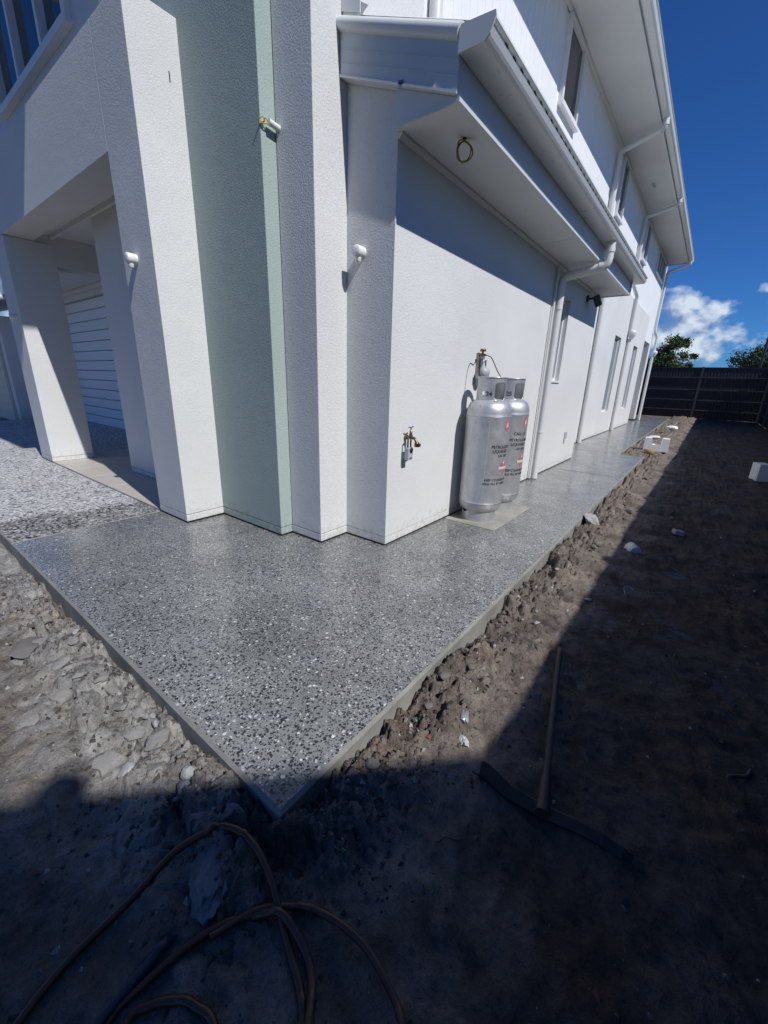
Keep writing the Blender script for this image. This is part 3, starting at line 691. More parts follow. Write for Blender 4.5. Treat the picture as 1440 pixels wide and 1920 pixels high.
# ------------------------------------------------------------------ fences
def sheet_mesh(L, z0, z1, axis):
    b = MB(); n = max(4, int(L / .03)); pts = []
    for i in range(n + 1):
        t = L * i / n; d = .0025 * (1 if (i // 2) % 2 else -1); pts.append((t, d))
    vs = []
    for (t, d) in pts:
        p = (d, t) if axis == 1 else (t, d); vs += [(p[0], p[1], z0), (p[0], p[1], z1)]
    b.add(vs, [(2 * i, 2 * i + 2, 2 * i + 3, 2 * i + 1) for i in range(n)]); return b.mesh('sheet', FENCE)
def fence(label, start, axis, n, L, z0, z1):
    f = thing('boundary_fence', label, 'fence', (start[0], start[1], gz(start[0], start[1]) if start[0] < 26 else -.1))
    oz = f.location.z
    sm = sheet_mesh(L - .05, z0 - oz, z1 - .035 - oz, axis)
    pmb = MB(); pmb.box(-.055, .03, -.03, .055, z0 - .1 - oz, z1 + .015 - oz); pm_ = pmb.mesh('post', RAIL_LIT)
    rmb = MB()
    if axis == 1: rmb.box(-.062, -.009, .031, L - .031, -.022, .022)
    else: rmb.box(.031, L - .031, .009, .062, -.022, .022)
    rm = rmb.mesh('rail', RAIL_LIT)
    tmb = MB()
    if axis == 1: tmb.box(-.028, .028, .031, L - .031, -.02, .02)
    else: tmb.box(.031, L - .031, -.028, .028, -.02, .02)
    tm_ = tmb.mesh('top_rail', FENCE)
    step = (0, L, 0) if axis == 1 else (L, 0, 0)
    for k in range(n + 1):
        p = put('post', pm_, f); p.location = tuple(k * s_ for s_ in step)
        if k == n: break
        s_ = put('sheet', sm, f); s_.location = ((0, k * L + .025, 0) if axis == 1 else (k * L + .025, 0, 0))
        for zz in (z0 + .38, z0 + .84, z0 + 1.31, z0 + 1.86):
            r_ = put('rail', rm, f); r_.location = ((0, k * L, zz - oz) if axis == 1 else (k * L, 0, zz - oz))
        r_ = put('top_rail', tm_, f); r_.location = ((0, k * L, z1 - .02 - oz) if axis == 1 else (k * L, 0, z1 - .02 - oz))
    return f
fence('black steel back fence with four horizontal rails behind the far end of the path', (24.9, -1.84, 0), 1, 5, 2.42, -.08, 2.23)
fence('black steel side fence along the right boundary of the dirt strip', (-4.1, -1.86, 0), 0, 12, 2.4, -.1, 2.21)
pl = thing('pole', 'thin dark pole rising behind the back fence at the right edge', 'pole', (25.6, -1.42, -.32))
b = MB(); b.tube([(0, 0, -.02), (0, 0, 4.2)], [.06, .045], 12); b.build('shaft', BLACK, pl)
b = MB(); b.lathe([(.062, 0), (.062, .03), (.02, .06)], (0, 0, 4.2), 12); b.build('cap', BLACK, pl)

# ------------------------------------------------------------------ neighbour whose gable shades the front of the strip
nb = thing('neighbour_house', 'dark brick house with steep gable roof behind the right side fence', 'house', (-4, -4.3, -.3))
b = MB(); b.box(-4.4, 4.5, -8, 0, 0, 4.2); b.build('wall', BRICK, nb)
rk = lambda x: 4.51 + (.45 - x) * .885
b = MB()
apx = -4.0; zl = rk(.95); za = rk(apx)
b.prism([(.95 + 4, zl + .3), (0, za + .3), (-4.95, zl + .3)], 1, -8.4, .3); b.build('roof', ROOFT, nb)
vt = thing('bump_caster', 'small round turbine added on the gable to cast a shadow bump', 'shadow caster', (-.70, -4.02, rk(-.70) - .05))  # knob added on the unseen gable to cast a bump in its shadow
b = MB(); b.lathe([(.05, -.02), (.05, .03), (.07, .05), (.08, .08), (.065, .11), (.02, .125)], (0, 0, 0), 16); b.build('knob', STEEL, vt)

# ------------------------------------------------------------------ trees beyond the fence
def tree(label, base, h, rx, rz, seed, mat, n):
    r = random.Random(seed); t = thing('tree', label, 'tree', base, 'trees beyond the back fence')
    b = MB(); top = Vector((0, 0, h * .55))
    b.tube([(0, 0, -.05), (.1, .05, h * .25), top], [.17, .13, .09], 8)
    limbs = []
    for k in range(12):
        a = r.random() * 2 * PI; e_ = Vector((math.cos(a) * rx * r.uniform(.35, .85), math.sin(a) * rx * r.uniform(.35, .85), h - rz * r.uniform(.1, 1.5)))
        s0 = Vector((0, 0, h * r.uniform(.22, .5))); b.tube([s0, (s0 + e_) / 2 + Vector((0, 0, .15)), e_], [.07, .045, .015], 6); limbs.append(e_)
    b.build('trunk', BARK, t)
    cl = []
    for k in range(46):
        v = Vector((r.gauss(0, 1), r.gauss(0, 1), r.gauss(0, 1))).normalized() * (r.random() ** .4)
        cl.append((Vector((v.x * rx, v.y * rx, h - rz + v.z * rz)), r.uniform(.16, .42) * rx * .8))
    b = MB()
    for c_, cr_ in cl:
        for q in range(n // 46):
            v = Vector((r.gauss(0, 1), r.gauss(0, 1), r.gauss(0, .8))) * cr_ * .55
            p = c_ + v; s_ = r.uniform(.05, .13)
            u = Vector((r.gauss(0, 1), r.gauss(0, 1), r.gauss(0, 1))).normalized(); w_ = u.orthogonal().normalized(); w2 = u.cross(w_)
            b.add([p - w_ * s_, p + w2 * s_ * .45, p + w_ * s_, p - w2 * s_ * .45], [(0, 1, 2, 3)])
    b.build('crown', mat, t)
tree('bushy green tree above the back fence next to the house corner', (40, 3.0, -.32), 5.5, 1.35, 1.75, 4, LEAF, 9000)
tree('low green tree above the back fence near the dark pole', (41, -2.6, -.32), 4.75, 1.9, 1.3, 9, LEAF2, 9000)
tree('small dark tree peeping out between house corner and bushy tree', (46, 5.4, -.32), 4.3, 1.2, 1.0, 12, LEAF2, 5000)

# ------------------------------------------------------------------ gas cylinders
RB = .1875
def wrap_text(txt, size, az_start, z, r, mat, parent, name='lettering', bold=.0):
    cu = bpy.data.curves.new('txt', 'FONT'); cu.body = txt; cu.size = size; cu.extrude = .0004; cu.offset = bold
    to = bpy.data.objects.new('txt', cu); col.objects.link(to); bpy.context.view_layer.update()
    me = bpy.data.meshes.new_from_object(to.evaluated_get(bpy.context.evaluated_depsgraph_get())); bpy.data.objects.remove(to, do_unlink=True)
    me.name = name
    for v in me.vertices:
        a = math.radians(az_start) + v.co.x / r; rr = r + .0009 + v.co.z
        v.co = (rr * math.cos(a), rr * math.sin(a), z + v.co.y)
    me.materials.clear(); me.materials.append(mat)
    return put(name, me, parent)
def wrap_poly(poly, az, z, r, mat, parent, name, off=.0012):
    """poly in metres (x right, y up) laid on the cylinder"""
    bm = bmesh.new(); bm.faces.new([bm.verts.new((p[0], p[1], 0)) for p in poly]); bmesh.ops.triangulate(bm, faces=bm.faces[:])
    bmesh.ops.subdivide_edges(bm, edges=bm.edges[:], cuts=3, use_grid_fill=True)
    for v in bm.verts:
        a = math.radians(az) + v.co.x / r; yy = z + v.co.y; v.co = Vector(((r + off) * math.cos(a), (r + off) * math.sin(a), yy))
    b = MB(); b.bm(bm); return b.build(name, mat, parent)
def cylinder(label, loc, num, lines):
    t = thing('gas_cylinder', label, 'gas cylinder', loc, 'gas cylinders on the pad')
    b = MB()
    prof = [(.02, .07), (.09, .072), (.14, .085), (.172, .112), (.186, .15), (RB, .17), (RB + .0015, .172), (RB + .0015, .178), (RB, .18)]
    prof += [(RB, z) for z in np.linspace(.2, .90, 8)] + [(RB + .002, .915), (RB + .002, .925), (RB, .93), (RB - .001, .95), (.182, .985), (.165, 1.02), (.135, 1.045), (.09, 1.058), (.03, 1.062)]
    b.lathe(prof, seg=56); body = b.build('body', SILVER, t)
    for zs_ in (.172, .918):
        q = MB(); q.tube([((RB + .0006) * math.cos(2 * PI * k / 56), (RB + .0006) * math.sin(2 * PI * k / 56), zs_ + .0012 * math.sin(k * 1.7)) for k in range(57)], .0022, 6, caps=False); q.build('weld_seam', STEEL, body)
    # foot ring with scallops
    b = MB(); n = 96; vs = []
    for k in range(n):
        a = 2 * PI * k / n; s_ = .030 * max(0, math.cos(2.5 * a)) ** 3; r0 = .150
        for rr in (r0, r0 - .006):
            vs += [(rr * math.cos(a), rr * math.sin(a), 0.0), (rr * math.cos(a), rr * math.sin(a), .098 - s_)]
    fs = []
    for k in range(n):
        a = k * 4; c = ((k + 1) % n) * 4
        fs += [(a, c, c + 1, a + 1), (c + 2, a + 2, a + 3, c + 3), (a + 1, c + 1, c + 3, a + 3), (c, a, a + 2, c + 2)]
    b.add(vs, fs, 0, False); b.build('foot_ring', SILVER, t)
    # collar with hand openings
    b = MB(); n = 180; nz = 26; z0, z1 = 1.040, 1.228; rc = .118; vs = []
    for j in range(nz + 1):
        z = z0 + (z1 - z0) * j / nz
        for k in range(n):
            a = 2 * PI * k / n; vs.append((rc * math.cos(a), rc * math.sin(a), z))
    def open_(az, z):
        for (c_, hw) in ((245, 27), (65, 27)):
            d = abs((az - c_ + 180) % 360 - 180) / hw; e_ = (z - 1.118) / .068
            if max(d, abs(e_)) < 1 and (d ** 5 + abs(e_) ** 5) < 1: return True
        d = ((az - 171 + 180) % 360 - 180) * PI / 180 * rc; return d * d + (z - 1.105) ** 2 < .016 ** 2
    fs = []
    for j in range(nz):
        for k in range(n):
            if open_((k + .5) * 360 / n, z0 + (z1 - z0) * (j + .5) / nz): continue
            fs.append((j * n + k, j * n + (k + 1) % n, (j + 1) * n + (k + 1) % n, (j + 1) * n + k))
    b.add(vs, fs, 0, True); c_ = b.build('collar', SILVER, t)
    md = c_.modifiers.new('thickness', 'SOLIDIFY'); md.thickness = .005
    b = MB(); b.tube([(rc * math.cos(2 * PI * k / 48), rc * math.sin(2 * PI * k / 48), 1.229) for k in range(49)], .0055, 8, caps=False); b.build('collar_rim', SILVER, t)
    b = MB(); b.lathe([(.028, 1.055), (.028, 1.09), (.018, 1.10), (.018, 1.15), (.03, 1.155), (.03, 1.175), (.012, 1.18)], seg=16); b.tube([(0, 0, 1.12), (.06, .02, 1.12)], .012, 10); b.build('valve', BRASS, t)
    wrap_text(num, .052, 183, 1.083, rc + .001, INK, t, 'number', .0012)
    for (s_, size, az, z, mt) in lines: wrap_text(s_, size, az, z, RB, mt, body, 'lettering', .0007)
    fl = [(0, .03), (.009, .016), (.014, .0), (.010, -.014), (0, -.018), (-.010, -.014), (-.014, 0), (-.006, .008)]
    ring = [(.036 * math.cos(a), .046 * math.sin(a)) for a in np.linspace(0, 2 * PI, 20, endpoint=False)]
    wrap_poly(ring, 262, .855, RB, RED, body, 'emblem'); wrap_poly(fl, 262, .853, RB, PALE, body, 'flame', .0018)
    dia = [(.066, 0), (0, .066), (-.066, 0), (0, -.066)]
    wrap_poly(dia, 264, .505, RB, RED, body, 'hazard_diamond')
    wrap_poly([(-.06, -.004), (.06, -.004), (.06, .018), (-.06, .018)], 264, .49, RB, PALE, body, 'diamond_band', .0018)
    wrap_poly([(p[0] * .8, p[1] * .8) for p in fl], 264, .545, RB, PALE, body, 'flame', .0018)
    # faint panel line on the paint
    wrap_poly([(0, -.36), (.0025, -.36), (.0025, .36), (0, .36)], 208, .545, RB, PALE, body, 'panel_line', .0006)
    return t
L1 = [('PETROLEUM GASES', .036, 219, .665, INK), ('LIQUEFIED', .036, 223, .628, INK), ('UN 1075', .030, 240, .592, INK), ('KEEP CYLINDER UPRIGHT', .027, 209, .385, INK), ('45KG FILL BY WEIGHT', .027, 205, .352, INK)]
L2 = [('CALL 131', .036, 224, .742, INK), ('PETROLEUM GASES', .036, 214, .685, INK), ('LIQUEFIED', .036, 219, .645, INK), ('UN 1075', .030, 236, .606, INK), ('KEEP CYLINDER UPRIGHT', .030, 206, .405, INK), ('45KG FILL BY WEIGHT', .030, 203, .368, INK)]
cylinder('silver gas cylinder stencilled 24 standing nearest the tap', (3.36, 1.475, .006), '24', L1)
cylinder('silver gas cylinder stencilled 25 standing nearest the downpipe', (3.79, 1.475, .006), '25', L2)
# regulator and pigtails on the wall
rg = thing('gas_regulator', 'grey gas regulator with two thin copper pigtails on the wall above the cylinders', 'regulator', (3.50, 1.70, 1.3))
b = MB(); b.lathe([(.02, -.03), (.055, -.022), (.058, 0), (.045, .02), (.025, .035), (.01, .04)], (0, -.085, -.02), 20, dirv=(0, -1, .25)); b.box(-.06, .06, -.055, -.03, -.075, -.035); b.tube([(.07, -.06, -.05), (.07, -.06, .01)], .012, 8); b.build('housing', GREYP, rg)
b = MB(); b.box(-.022, .022, -.03, -.0005, -.13, .13); b.build('bracket', STEEL, rg)
b = MB(); b.tube([(0, -.05, -.0), (-.01, -.05, .07), (-.005, -.05, .115)], .011, 10); b.lathe([(.02, -.012), (.02, .012)], (-.005, -.05, .10), 10); b.tube([(.0, -.05, .05), (.05, -.06, .08), (.055, -.06, .03)], .008, 8); b.build('inlet', STEEL, rg)
b = MB(); b.lathe([(.008, 0), (.008, .03), (.026, .034), (.026, .05), (.01, .055)], (-.005, -.05, .118), 12); b.tube([(-.045, -.05, .125), (.045, -.05, .125)], .011, 10); b.build('changeover_valve', BRASS, rg)
b = MB(); b.tube(spline([(-.03, -.05, .125), (-.08, -.06, .10), (-.14, -.08, .13), (-.185, -.10, .08), (-.205, -.13, -.06), (-.20, -.18, -.15), (-.15, -.215, -.175), (-.12, -.22, -.175)]), .0042, 8); b.build('pigtail', COPPER, rg)
b = MB(); b.tube(spline([(.04, -.05, .125), (.09, -.06, .12), (.13, -.08, .10), (.19, -.13, -.02), (.25, -.19, -.12), (.30, -.215, -.165)]), .0042, 8); b.build('pigtail', COPPER, rg)

# ------------------------------------------------------------------ fittings on the walls
def wall_light(label, p, out):
    t = thing('wall_light', label, 'wall light', p, 'white wall lights'); o = Vector(out)
    b = MB(); b.lathe([(.034, 0.0005), (.034, .010), (.03, .012)], (0, 0, 0), 24, dirv=o); b.build('back_plate', PLWHITE, t)
    b = MB(); b.lathe([(.031, .010), (.035, .015), (.035, .062), (.032, .067), (.010, .068)], (0, 0, 0), 24, dirv=o); b.build('barrel', PLWHITE, t)
    b = MB(); b.lathe([(.013, -.028), (.018, -.023), (.019, 0)], Vector((0, 0, -.033)) + o * .04, 16); b.build('lens', PLWHITE, t)
wall_light('white wall light on the narrow recessed face beside the house corner', (2.24, 1.955, 1.955), (-1, 0, 0))
wall_light('white wall light on the porch pillar nearest the mint wall', (1.52, 3.50, 1.965), (-1, 0, 0))
wall_light('white wall light on the far porch pillar at the left edge', (1.52, 6.98, 1.80), (-1, 0, 0))
# conduit stub with coiled cable on the grey blade
t = thing('conduit_stub', 'white conduit stub with yellow coiled cable ends on the tall blade wall', 'conduit', (1.96, 2.385, 2.60))
b = MB(); b.tube([(.0, 0, 0), (-.075, .0, .006)], .017, 14); b.build('tube', PLWHITE, t)
b = MB(); b.tube(spline([(-.07, 0, .006), (-.10, .01, .02), (-.12, .025, .012), (-.115, .035, -.005), (-.095, .02, -.005), (-.105, 0, .012)]), .0035, 6)
b.tube(spline([(-.07, .004, .0), (-.105, .018, -.01), (-.10, .035, .005), (-.08, .03, .015)]), .0035, 6); b.build('cable', WIRE, t)
# wire coil hanging from the soffit
t = thing('wire_coil', 'loop of brown and yellow wire hanging from the lower soffit', 'wire', (2.50, 1.42, 2.51))
b = MB(); pts = []
for k in range(40):
    a = 2 * PI * k / 13 + .3; pts.append((.042 * math.sin(a) * .8 + .012 * math.sin(k * .7), -.028 * math.sin(a) + .006 * math.cos(k), -.062 + .05 * math.cos(a)))
b.tube(spline([(0, 0, 0)] + pts, 3), .0036, 6); b.build('coil', painted('brown_wire', (.34, .22, .06), .5, .4), t)
b = MB(); b.lathe([(.012, -.003), (.012, -.0002)], seg=12); b.build('hole', DARKSEAL, t)
# scrap of blue tape under the barge
t = MB(); t.add([(0, 0, 0), (0, -.022, -.004), (-.004, -.012, -.03)], [(0, 1, 2)]); t.add([(.001, .004, .002), (.001, -.03, -.008), (.001, -.028, .012), (.001, .002, .016)], [(0, 1, 2, 3)])
o = t.build('tape_scrap', TAPE); o.location = (2.171, 1.655, 2.675); tag(o, 'scrap of blue tape stuck under the barge board', 'tape')
# tap with its vacuum cap and the key safe hanging on it
tp = thing('garden_tap', 'brass garden tap on the cream side wall near the corner', 'tap', (2.44, 1.70, .80))
b = MB(); b.tube([(0, -.0005, 0), (0, -.075, 0)], .013, 12); b.lathe([(.02, 0), (.02, .012)], (0, -.013, 0), 8, dirv=(0, -1, 0)); b.build('body', BRASS, tp)
b = MB(); b.tube(bend([(0, -.065, 0), (0, -.105, -.005), (0, -.125, -.045)], .03), .0125, 12); b.build('spout', BRASS, tp)
b = MB(); b.lathe([(.019, -.018), (.021, .0), (.019, .02), (.014, .024)], (0, -.125, -.055), 14); b.lathe([(.018, -.012), (.018, .012)], (.02, -.128, -.06), 12, dirv=(1, 0, 0)); b.build('hose_fitting', BRASS, tp)
b = MB(); b.lathe([(.017, -.008), (.016, .02), (.012, .03), (.012, .055), (.006, .06), (.006, .085)], (0, -.06, 0), 12); b.build('spindle', BRASS, tp)
b = MB(); b.tube([(-.034, -.06, .088), (-.012, -.06, .084), (.012, -.06, .084), (.034, -.06, .092)], [.006, .004, .004, .006], 8); b.build('handle', STEEL, tp)
ks = thing('key_safe', 'small grey key safe with black shackle hanging from the garden tap', 'key safe', (2.425, 1.648, .70))
b = MB(); b.box(-.028, .028, -.018, .018, -.062, .03, bev=.006); b.build('case', painted('keysafe_grey', (.45, .46, .48), .4, .1), ks)
b = MB(); b.tube(bend([(-.018, 0, .025), (-.018, 0, .10), (.018, 0, .10), (.018, 0, .025)], .02), .006, 10); b.build('shackle', BLACK, ks)
b = MB(); b.lathe([(.018, 0), (.018, .006), (.012, .009)], (0, -.0185, .012), 16, dirv=(0, -1, 0)); b.build('dial_cover', BLACK, ks)
b = MB(); b.box(-.018, .018, -.0195, -.0183, -.05, -.042); b.build('print', INK, ks)
# security floodlight under the eave
sc = thing('security_light', 'black security light on the cream wall under the far end of the eave', 'floodlight', (6.82, 1.70, 2.38))
b = MB(); b.lathe([(.045, .0005), (.045, .02), (.03, .03)], (0, 0, 0), 18, dirv=(0, -1, 0)); b.build('mount', BLACK, sc)
b = MB(); b.tube([(0, -.02, 0), (.03, -.09, .005)], .014, 10); b.build('arm', BLACK, sc)
b = MB(); b.box(-.05, .05, -.035, .035, -.075, .075, bev=.01); o = b.build('head', BLACK, sc); o.location = (.05, -.13, -.03); o.rotation_euler = (math.radians(-25), 0, math.radians(25))
b = MB(); b.box(-.04, .04, -.039, -.036, -.06, .06); o2 = b.build('lens', STEEL, sc); o2.location = o.location; o2.rotation_euler = o.rotation_euler

# ------------------------------------------------------------------ things lying on the dirt
def rock_mesh(name, sx, sy, sz, seed, mat, sub=2, rough=.22):
    bm = bmesh.new(); bmesh.ops.create_icosphere(bm, subdivisions=sub, radius=1); r = random.Random(seed); off = Vector((r.random() * 50, r.random() * 50, r.random() * 50))
    planes = [(Vector((r.gauss(0, 1), r.gauss(0, 1), r.gauss(0, 1))).normalized(), r.uniform(.55, .85)) for _ in range(9)]
    for v in bm.verts:
        d = v.co.normalized(); s_ = 1 + rough * mnoise.noise(d * 1.4 + off) + rough * .7 * mnoise.noise(d * 3.3 + off)
        p = d * s_
        for n_, k_ in planes:
            q = p.dot(n_)
            if q > k_: p -= n_ * (q - k_) * .8
        if sub > 3: p = p * (1 + .07 * mnoise.noise(d * 6 + off) + .035 * mnoise.noise(d * 14 + off))
        v.co = Vector((p.x * sx, p.y * sy, p.z * sz))
    b = MB(); b.bm(bm, 0, False); return b.mesh(name, mat)
def rest(o, x, y, sink): o.location = (x, y, gz(x, y) + sink); return o
r = random.Random(21)
# a dozen clod meshes shared by the rows along the slab edges
cm = [rock_mesh('clay_clod', 1, r.uniform(.6, 1), r.uniform(.4, .7), 100 + k, RUBC, 2) for k in range(8)]
cl_ = [rock_mesh('clay_clod', 1, r.uniform(.6, 1), r.uniform(.4, .7), 150 + k, RUBL, 3, .35) for k in range(8)]
cw = [rock_mesh('mortar_lump', 1, r.uniform(.6, 1), r.uniform(.4, .7), 200 + k, RUBW, 2) for k in range(5)]
def scatter(n, fn, meshes, name, label, cat, group, smin, smax):
    for k in range(n):
        x, y = fn(); s_ = smin + (smax - smin) * r.random() ** 2.2
        o = put(name, r.choice(meshes)); o.scale = (s_, s_, s_); o.rotation_euler = (r.uniform(-.4, .4), r.uniform(-.4, .4), r.uniform(0, 6.28)); rest(o, x, y, s_ * .16)
        tag(o, label, cat, group)
scatter(40, lambda: (SX - .03 - abs(r.gauss(0, .12)), r.uniform(.95, 2.7)), cl_, 'clay_clod', 'grey clay clod lying in the rubble along the slab front edge', 'clod', 'clods along the slab front edge', .012, .055)
scatter(5, lambda: (SX - .03 - abs(r.gauss(0, .12)), r.uniform(1.0, 2.6)), cw, 'mortar_lump', 'pale mortar lump lying in the rubble along the slab front edge', 'lump', 'pale lumps along the slab front edge', .018, .04)
scatter(30, lambda: (lambda x_: (x_, float(slab_edge_y(np.array(x_))) - .02 - abs(r.gauss(0, .07))))(r.uniform(.7, 4.0)), cm, 'clay_clod', 'grey clay clod lying in the rubble along the slab side edge', 'clod', 'clods along the slab side edge', .010, .038)
scatter(9, lambda: (lambda x_: (x_, float(slab_edge_y(np.array(x_))) - .04 - abs(r.gauss(0, .12))))(r.uniform(.8, 3.0)), cw, 'mortar_lump', 'pale mortar lump lying in the rubble along the slab side edge', 'lump', 'pale lumps along the slab side edge', .010, .024)
scatter(14, lambda: (lambda x_: (x_, float(slab_edge_y(np.array(x_))) - .08 - abs(r.gauss(0, .25))))(r.uniform(4.2, 8.6)), cm, 'clay_clod', 'grey clay clod beside the middle of the path', 'clod', 'clods beside the middle of the path', .02, .06)
scatter(16, lambda: (lambda x_: (x_, float(slab_edge_y(np.array(x_))) - .1 - abs(r.gauss(0, .3))))(r.uniform(9.3, 19)), cm, 'clay_clod', 'dark clod on the spoil heap beside the narrow far path', 'clod', 'clods beside the far path', .03, .11)
# crumbs: one mass
b = MB(); NC = 12000; cx = np.zeros(NC); cy = np.zeros(NC)
for k in range(NC):
    q = r.random()
    if q < .34: cx[k], cy[k] = SX - .008 - abs(r.gauss(0, .22)), r.uniform(.6, 3.4)
    elif q < .78:
        cx[k] = .55 + 5.5 * r.random() ** 1.6; cy[k] = float(slab_edge_y(np.array(cx[k]))) - .006 - abs(r.gauss(0, .15))
    else: cx[k], cy[k] = .2 + 4.8 * r.random() ** 1.5, r.uniform(-1.5, .7)
cz = ground_z(cx, cy)
for k in range(NC):
    s_ = .0020 + .0125 * r.random() ** 3.5; c_ = Vector((cx[k], cy[k], cz[k] + s_ * .25)); a = r.random() * 6.28; vs = []
    for j in range(4):
        an = a + j * 1.57 + r.uniform(-.5, .5); vs.append(c_ + Vector((math.cos(an) * s_ * r.uniform(.5, 1.25), math.sin(an) * s_ * r.uniform(.5, 1.25), -s_ * r.uniform(.3, .6))))
    vs.append(c_ + Vector((r.uniform(-.4, .4) * s_, r.uniform(-.4, .4) * s_, s_ * r.uniform(.4, .9))))
    q = r.random()
    b.add(vs, [(0, 1, 4), (1, 2, 4), (2, 3, 4), (3, 0, 4)], 3 if q < .62 else (0 if q < .93 else (1 if q < .993 else 2)))
o = b.build('dirt_crumbs', [RUBC, RUBW, REDC, SOILC]); tag(o, 'loose soil crumbs and grit scattered over the dirt', 'grit', kind='stuff')
def single(name, label, cat, me, x, y, sink, rot=(0, 0, 0)):
    o = put(name, me); o.rotation_euler = rot; rest(o, x, y, sink); tag(o, label, cat); return o
single('boulder', 'big rough lump of broken concrete in the shade below the slab corner', 'rock', rock_mesh('boulder', .055, .098, .045, 309, BLKC, 5, .32), .315, .775, .03, (0.1, .15, -.75))
single('rock', 'small angular rock against the shaded left face of the slab corner', 'rock', rock_mesh('rock', .025, .03, .02, 302, BLKC, 3, .4), .43, .85, .006, (.2, .1, .4))
single('rubble_chunk', 'white splashed chunk of rubble against the path edge beside the pad', 'rubble', rock_mesh('rubble_chunk', .13, .075, .05, 303, RUBW, 3, .5), 4.15, .66, .02, (.1, 0, .2))
single('rubble_chunk', 'large grey clay slab tilted up beside the slab front edge', 'rubble', rock_mesh('rubble_chunk', .13, .07, .022, 304, RUBC, 3, .5), .27, 2.35, .018, (.12, .1, 1.0))
single('rubble_chunk', 'grey chunk lying alone at the far left edge of the dirt', 'rubble', rock_mesh('rubble_chunk', .10, .08, .04, 305, RUBC, 3, .5), .22, 3.30, .02, (.1, .05, .3))
single('rubble_chunk', 'pale square faced chunk in the sunlit rubble near the slab corner', 'rubble', rock_mesh('rubble_chunk', .028, .026, .022, 306, RUBW, 2, .3), .41, 1.08, .012, (.3, .2, .5))
single('foil_scrap', 'crumpled silver scrap on sunlit dirt beside the slab corner', 'scrap', rock_mesh('foil_scrap', .035, .016, .012, 307, SILVER, 3, .9), 1.22, .50, .008, (.1, 0, .3))
single('foil_scrap', 'pale crumpled scrap at the edge of the foreground shadow', 'scrap', rock_mesh('foil_scrap', .026, .020, .016, 308, PAPER, 3, .8), 1.13, .455, .008, (0, .2, .9))
# white foam packing blocks with a U notch
def notch_block(label, x, y, w, h, d, rz, nw, nd, mat, tilt=0):
    t = thing('foam_block', label, 'foam block', (x, y, gz(x, y) - .01)); t.rotation_euler = (tilt, 0, rz)
    hw = w / 2
    b = MB(); b.prism([(-hw, 0), (hw, 0), (hw, h), (nw + .02, h), (nw, h - nd), (-nw, h - nd), (-nw - .02, h), (-hw, h)], 1, -d / 2, d / 2); b.build('block', mat, t)
    b = MB(); b.box(-hw - .004, -hw + .0, -d / 2 + .03, d / 2 - .03, .03, h - .04); b.box(hw, hw + .004, -d / 2 + .03, d / 2 - .03, .03, h - .04); b.build('raised_edge', mat, t)
    return t
notch_block('white foam block with U shaped notch beside the step in the path', 10.0, .69, .42, .26, .22, PI / 2 + .12, .075, .13, FOAM)
notch_block('grey white notched block lying in shade at the right edge', 8.35, -.95, .42, .27, .22, PI / 2 + .35, .05, .15, FOAM, .0)
b = MB(); b.lathe([(.042, -.045), (.046, -.04), (.046, .045), (.040, .045), (.040, -.04)], (0, 0, 0), 24); o = b.build('pipe_offcut', PLWHITE); o.rotation_euler = (.1, 1.45, .7); rest(o, 3.73, .25, .018); tag(o, 'short white pipe offcut half sunk in the shaded dirt', 'pipe')
b = MB(); b.box(-.05, .05, -.04, .04, -.01, .03, bev=.006); o = b.build('brick_piece', painted('grey_brick', (.33, .33, .34), .8, .2)); o.rotation_euler = (.1, .1, .3); rest(o, 4.5, -.02, .012); tag(o, 'small grey paver piece lying flat in the shaded dirt', 'brick')
b = MB(); b.lathe([(.09, 0), (.10, .03), (.095, .075), (.07, .08)], seg=16); o = b.build('wooden_disc', painted('tan_wood', (.34, .22, .12), .8, .3)); rest(o, 9.45, .74, .0); tag(o, 'tan round wooden offcut in front of the notched foam block', 'wood')
single('foam_scrap', 'small white foam scrap on the spoil beyond the notched block', 'scrap', rock_mesh('foam_scrap', .05, .16, .05, 310, FOAM, 2, .2), 12.4, .93, .05)
single('foam_scrap', 'thin white foam sliver lying between notched block and fence', 'scrap', rock_mesh('foam_scrap', .05, .08, .03, 311, FOAM, 2, .3), 11.4, .66, .03)
single('foam_scrap', 'pale broken foam piece on lit dirt near the back fence', 'scrap', rock_mesh('foam_scrap', .22, .18, .06, 312, FOAM, 2, .4), 16.5, .82, .05)
b = MB(); P_ = spline([(-.05, .0, .0), (-.02, .015, .015), (.02, .012, .02), (.045, -.01, .012), (.05, -.035, .0)], 6)
vs = []; 
for p in P_: vs += [p + Vector((0, 0, -.004)), p + Vector((.004, .004, .011))]
b.add(vs, [(2 * i, 2 * i + 2, 2 * i + 3, 2 * i + 1) for i in range(len(P_) - 1)], 0, True); o = b.build('plastic_strap', PAPER); rest(o, 2.88, .17, .012); tag(o, 'curled white plastic strap on the dark dirt', 'strap')
o.modifiers.new('t', 'SOLIDIFY').thickness = .0012
for k, (x, y, L, a, lab) in enumerate(((.62, .30, .10, .6, 'thin pale twig in the shade right of the slab corner'), (.80, .33, .07, 2.3, 'short curved twig in the shade near the rake blade'), (1.62, -.35, .16, 2.6, 'dark stick lying in the shade at the right'), (.93, .20, .06, 1.2, 'tiny straw lying beside the rake blade'))):
    b = MB(); pts = [(-L / 2, 0, .0), (-L / 6, L * .08, .006), (L / 5, -L * .05, .008), (L / 2, L * .06, .002)]; b.tube(spline(pts, 4), [.0028 if k != 2 else .006] * 13, 6)
    o = b.build('twig', WOOD); o.rotation_euler = (0, 0, a); rest(o, x, y, .004); tag(o, lab, 'twig')
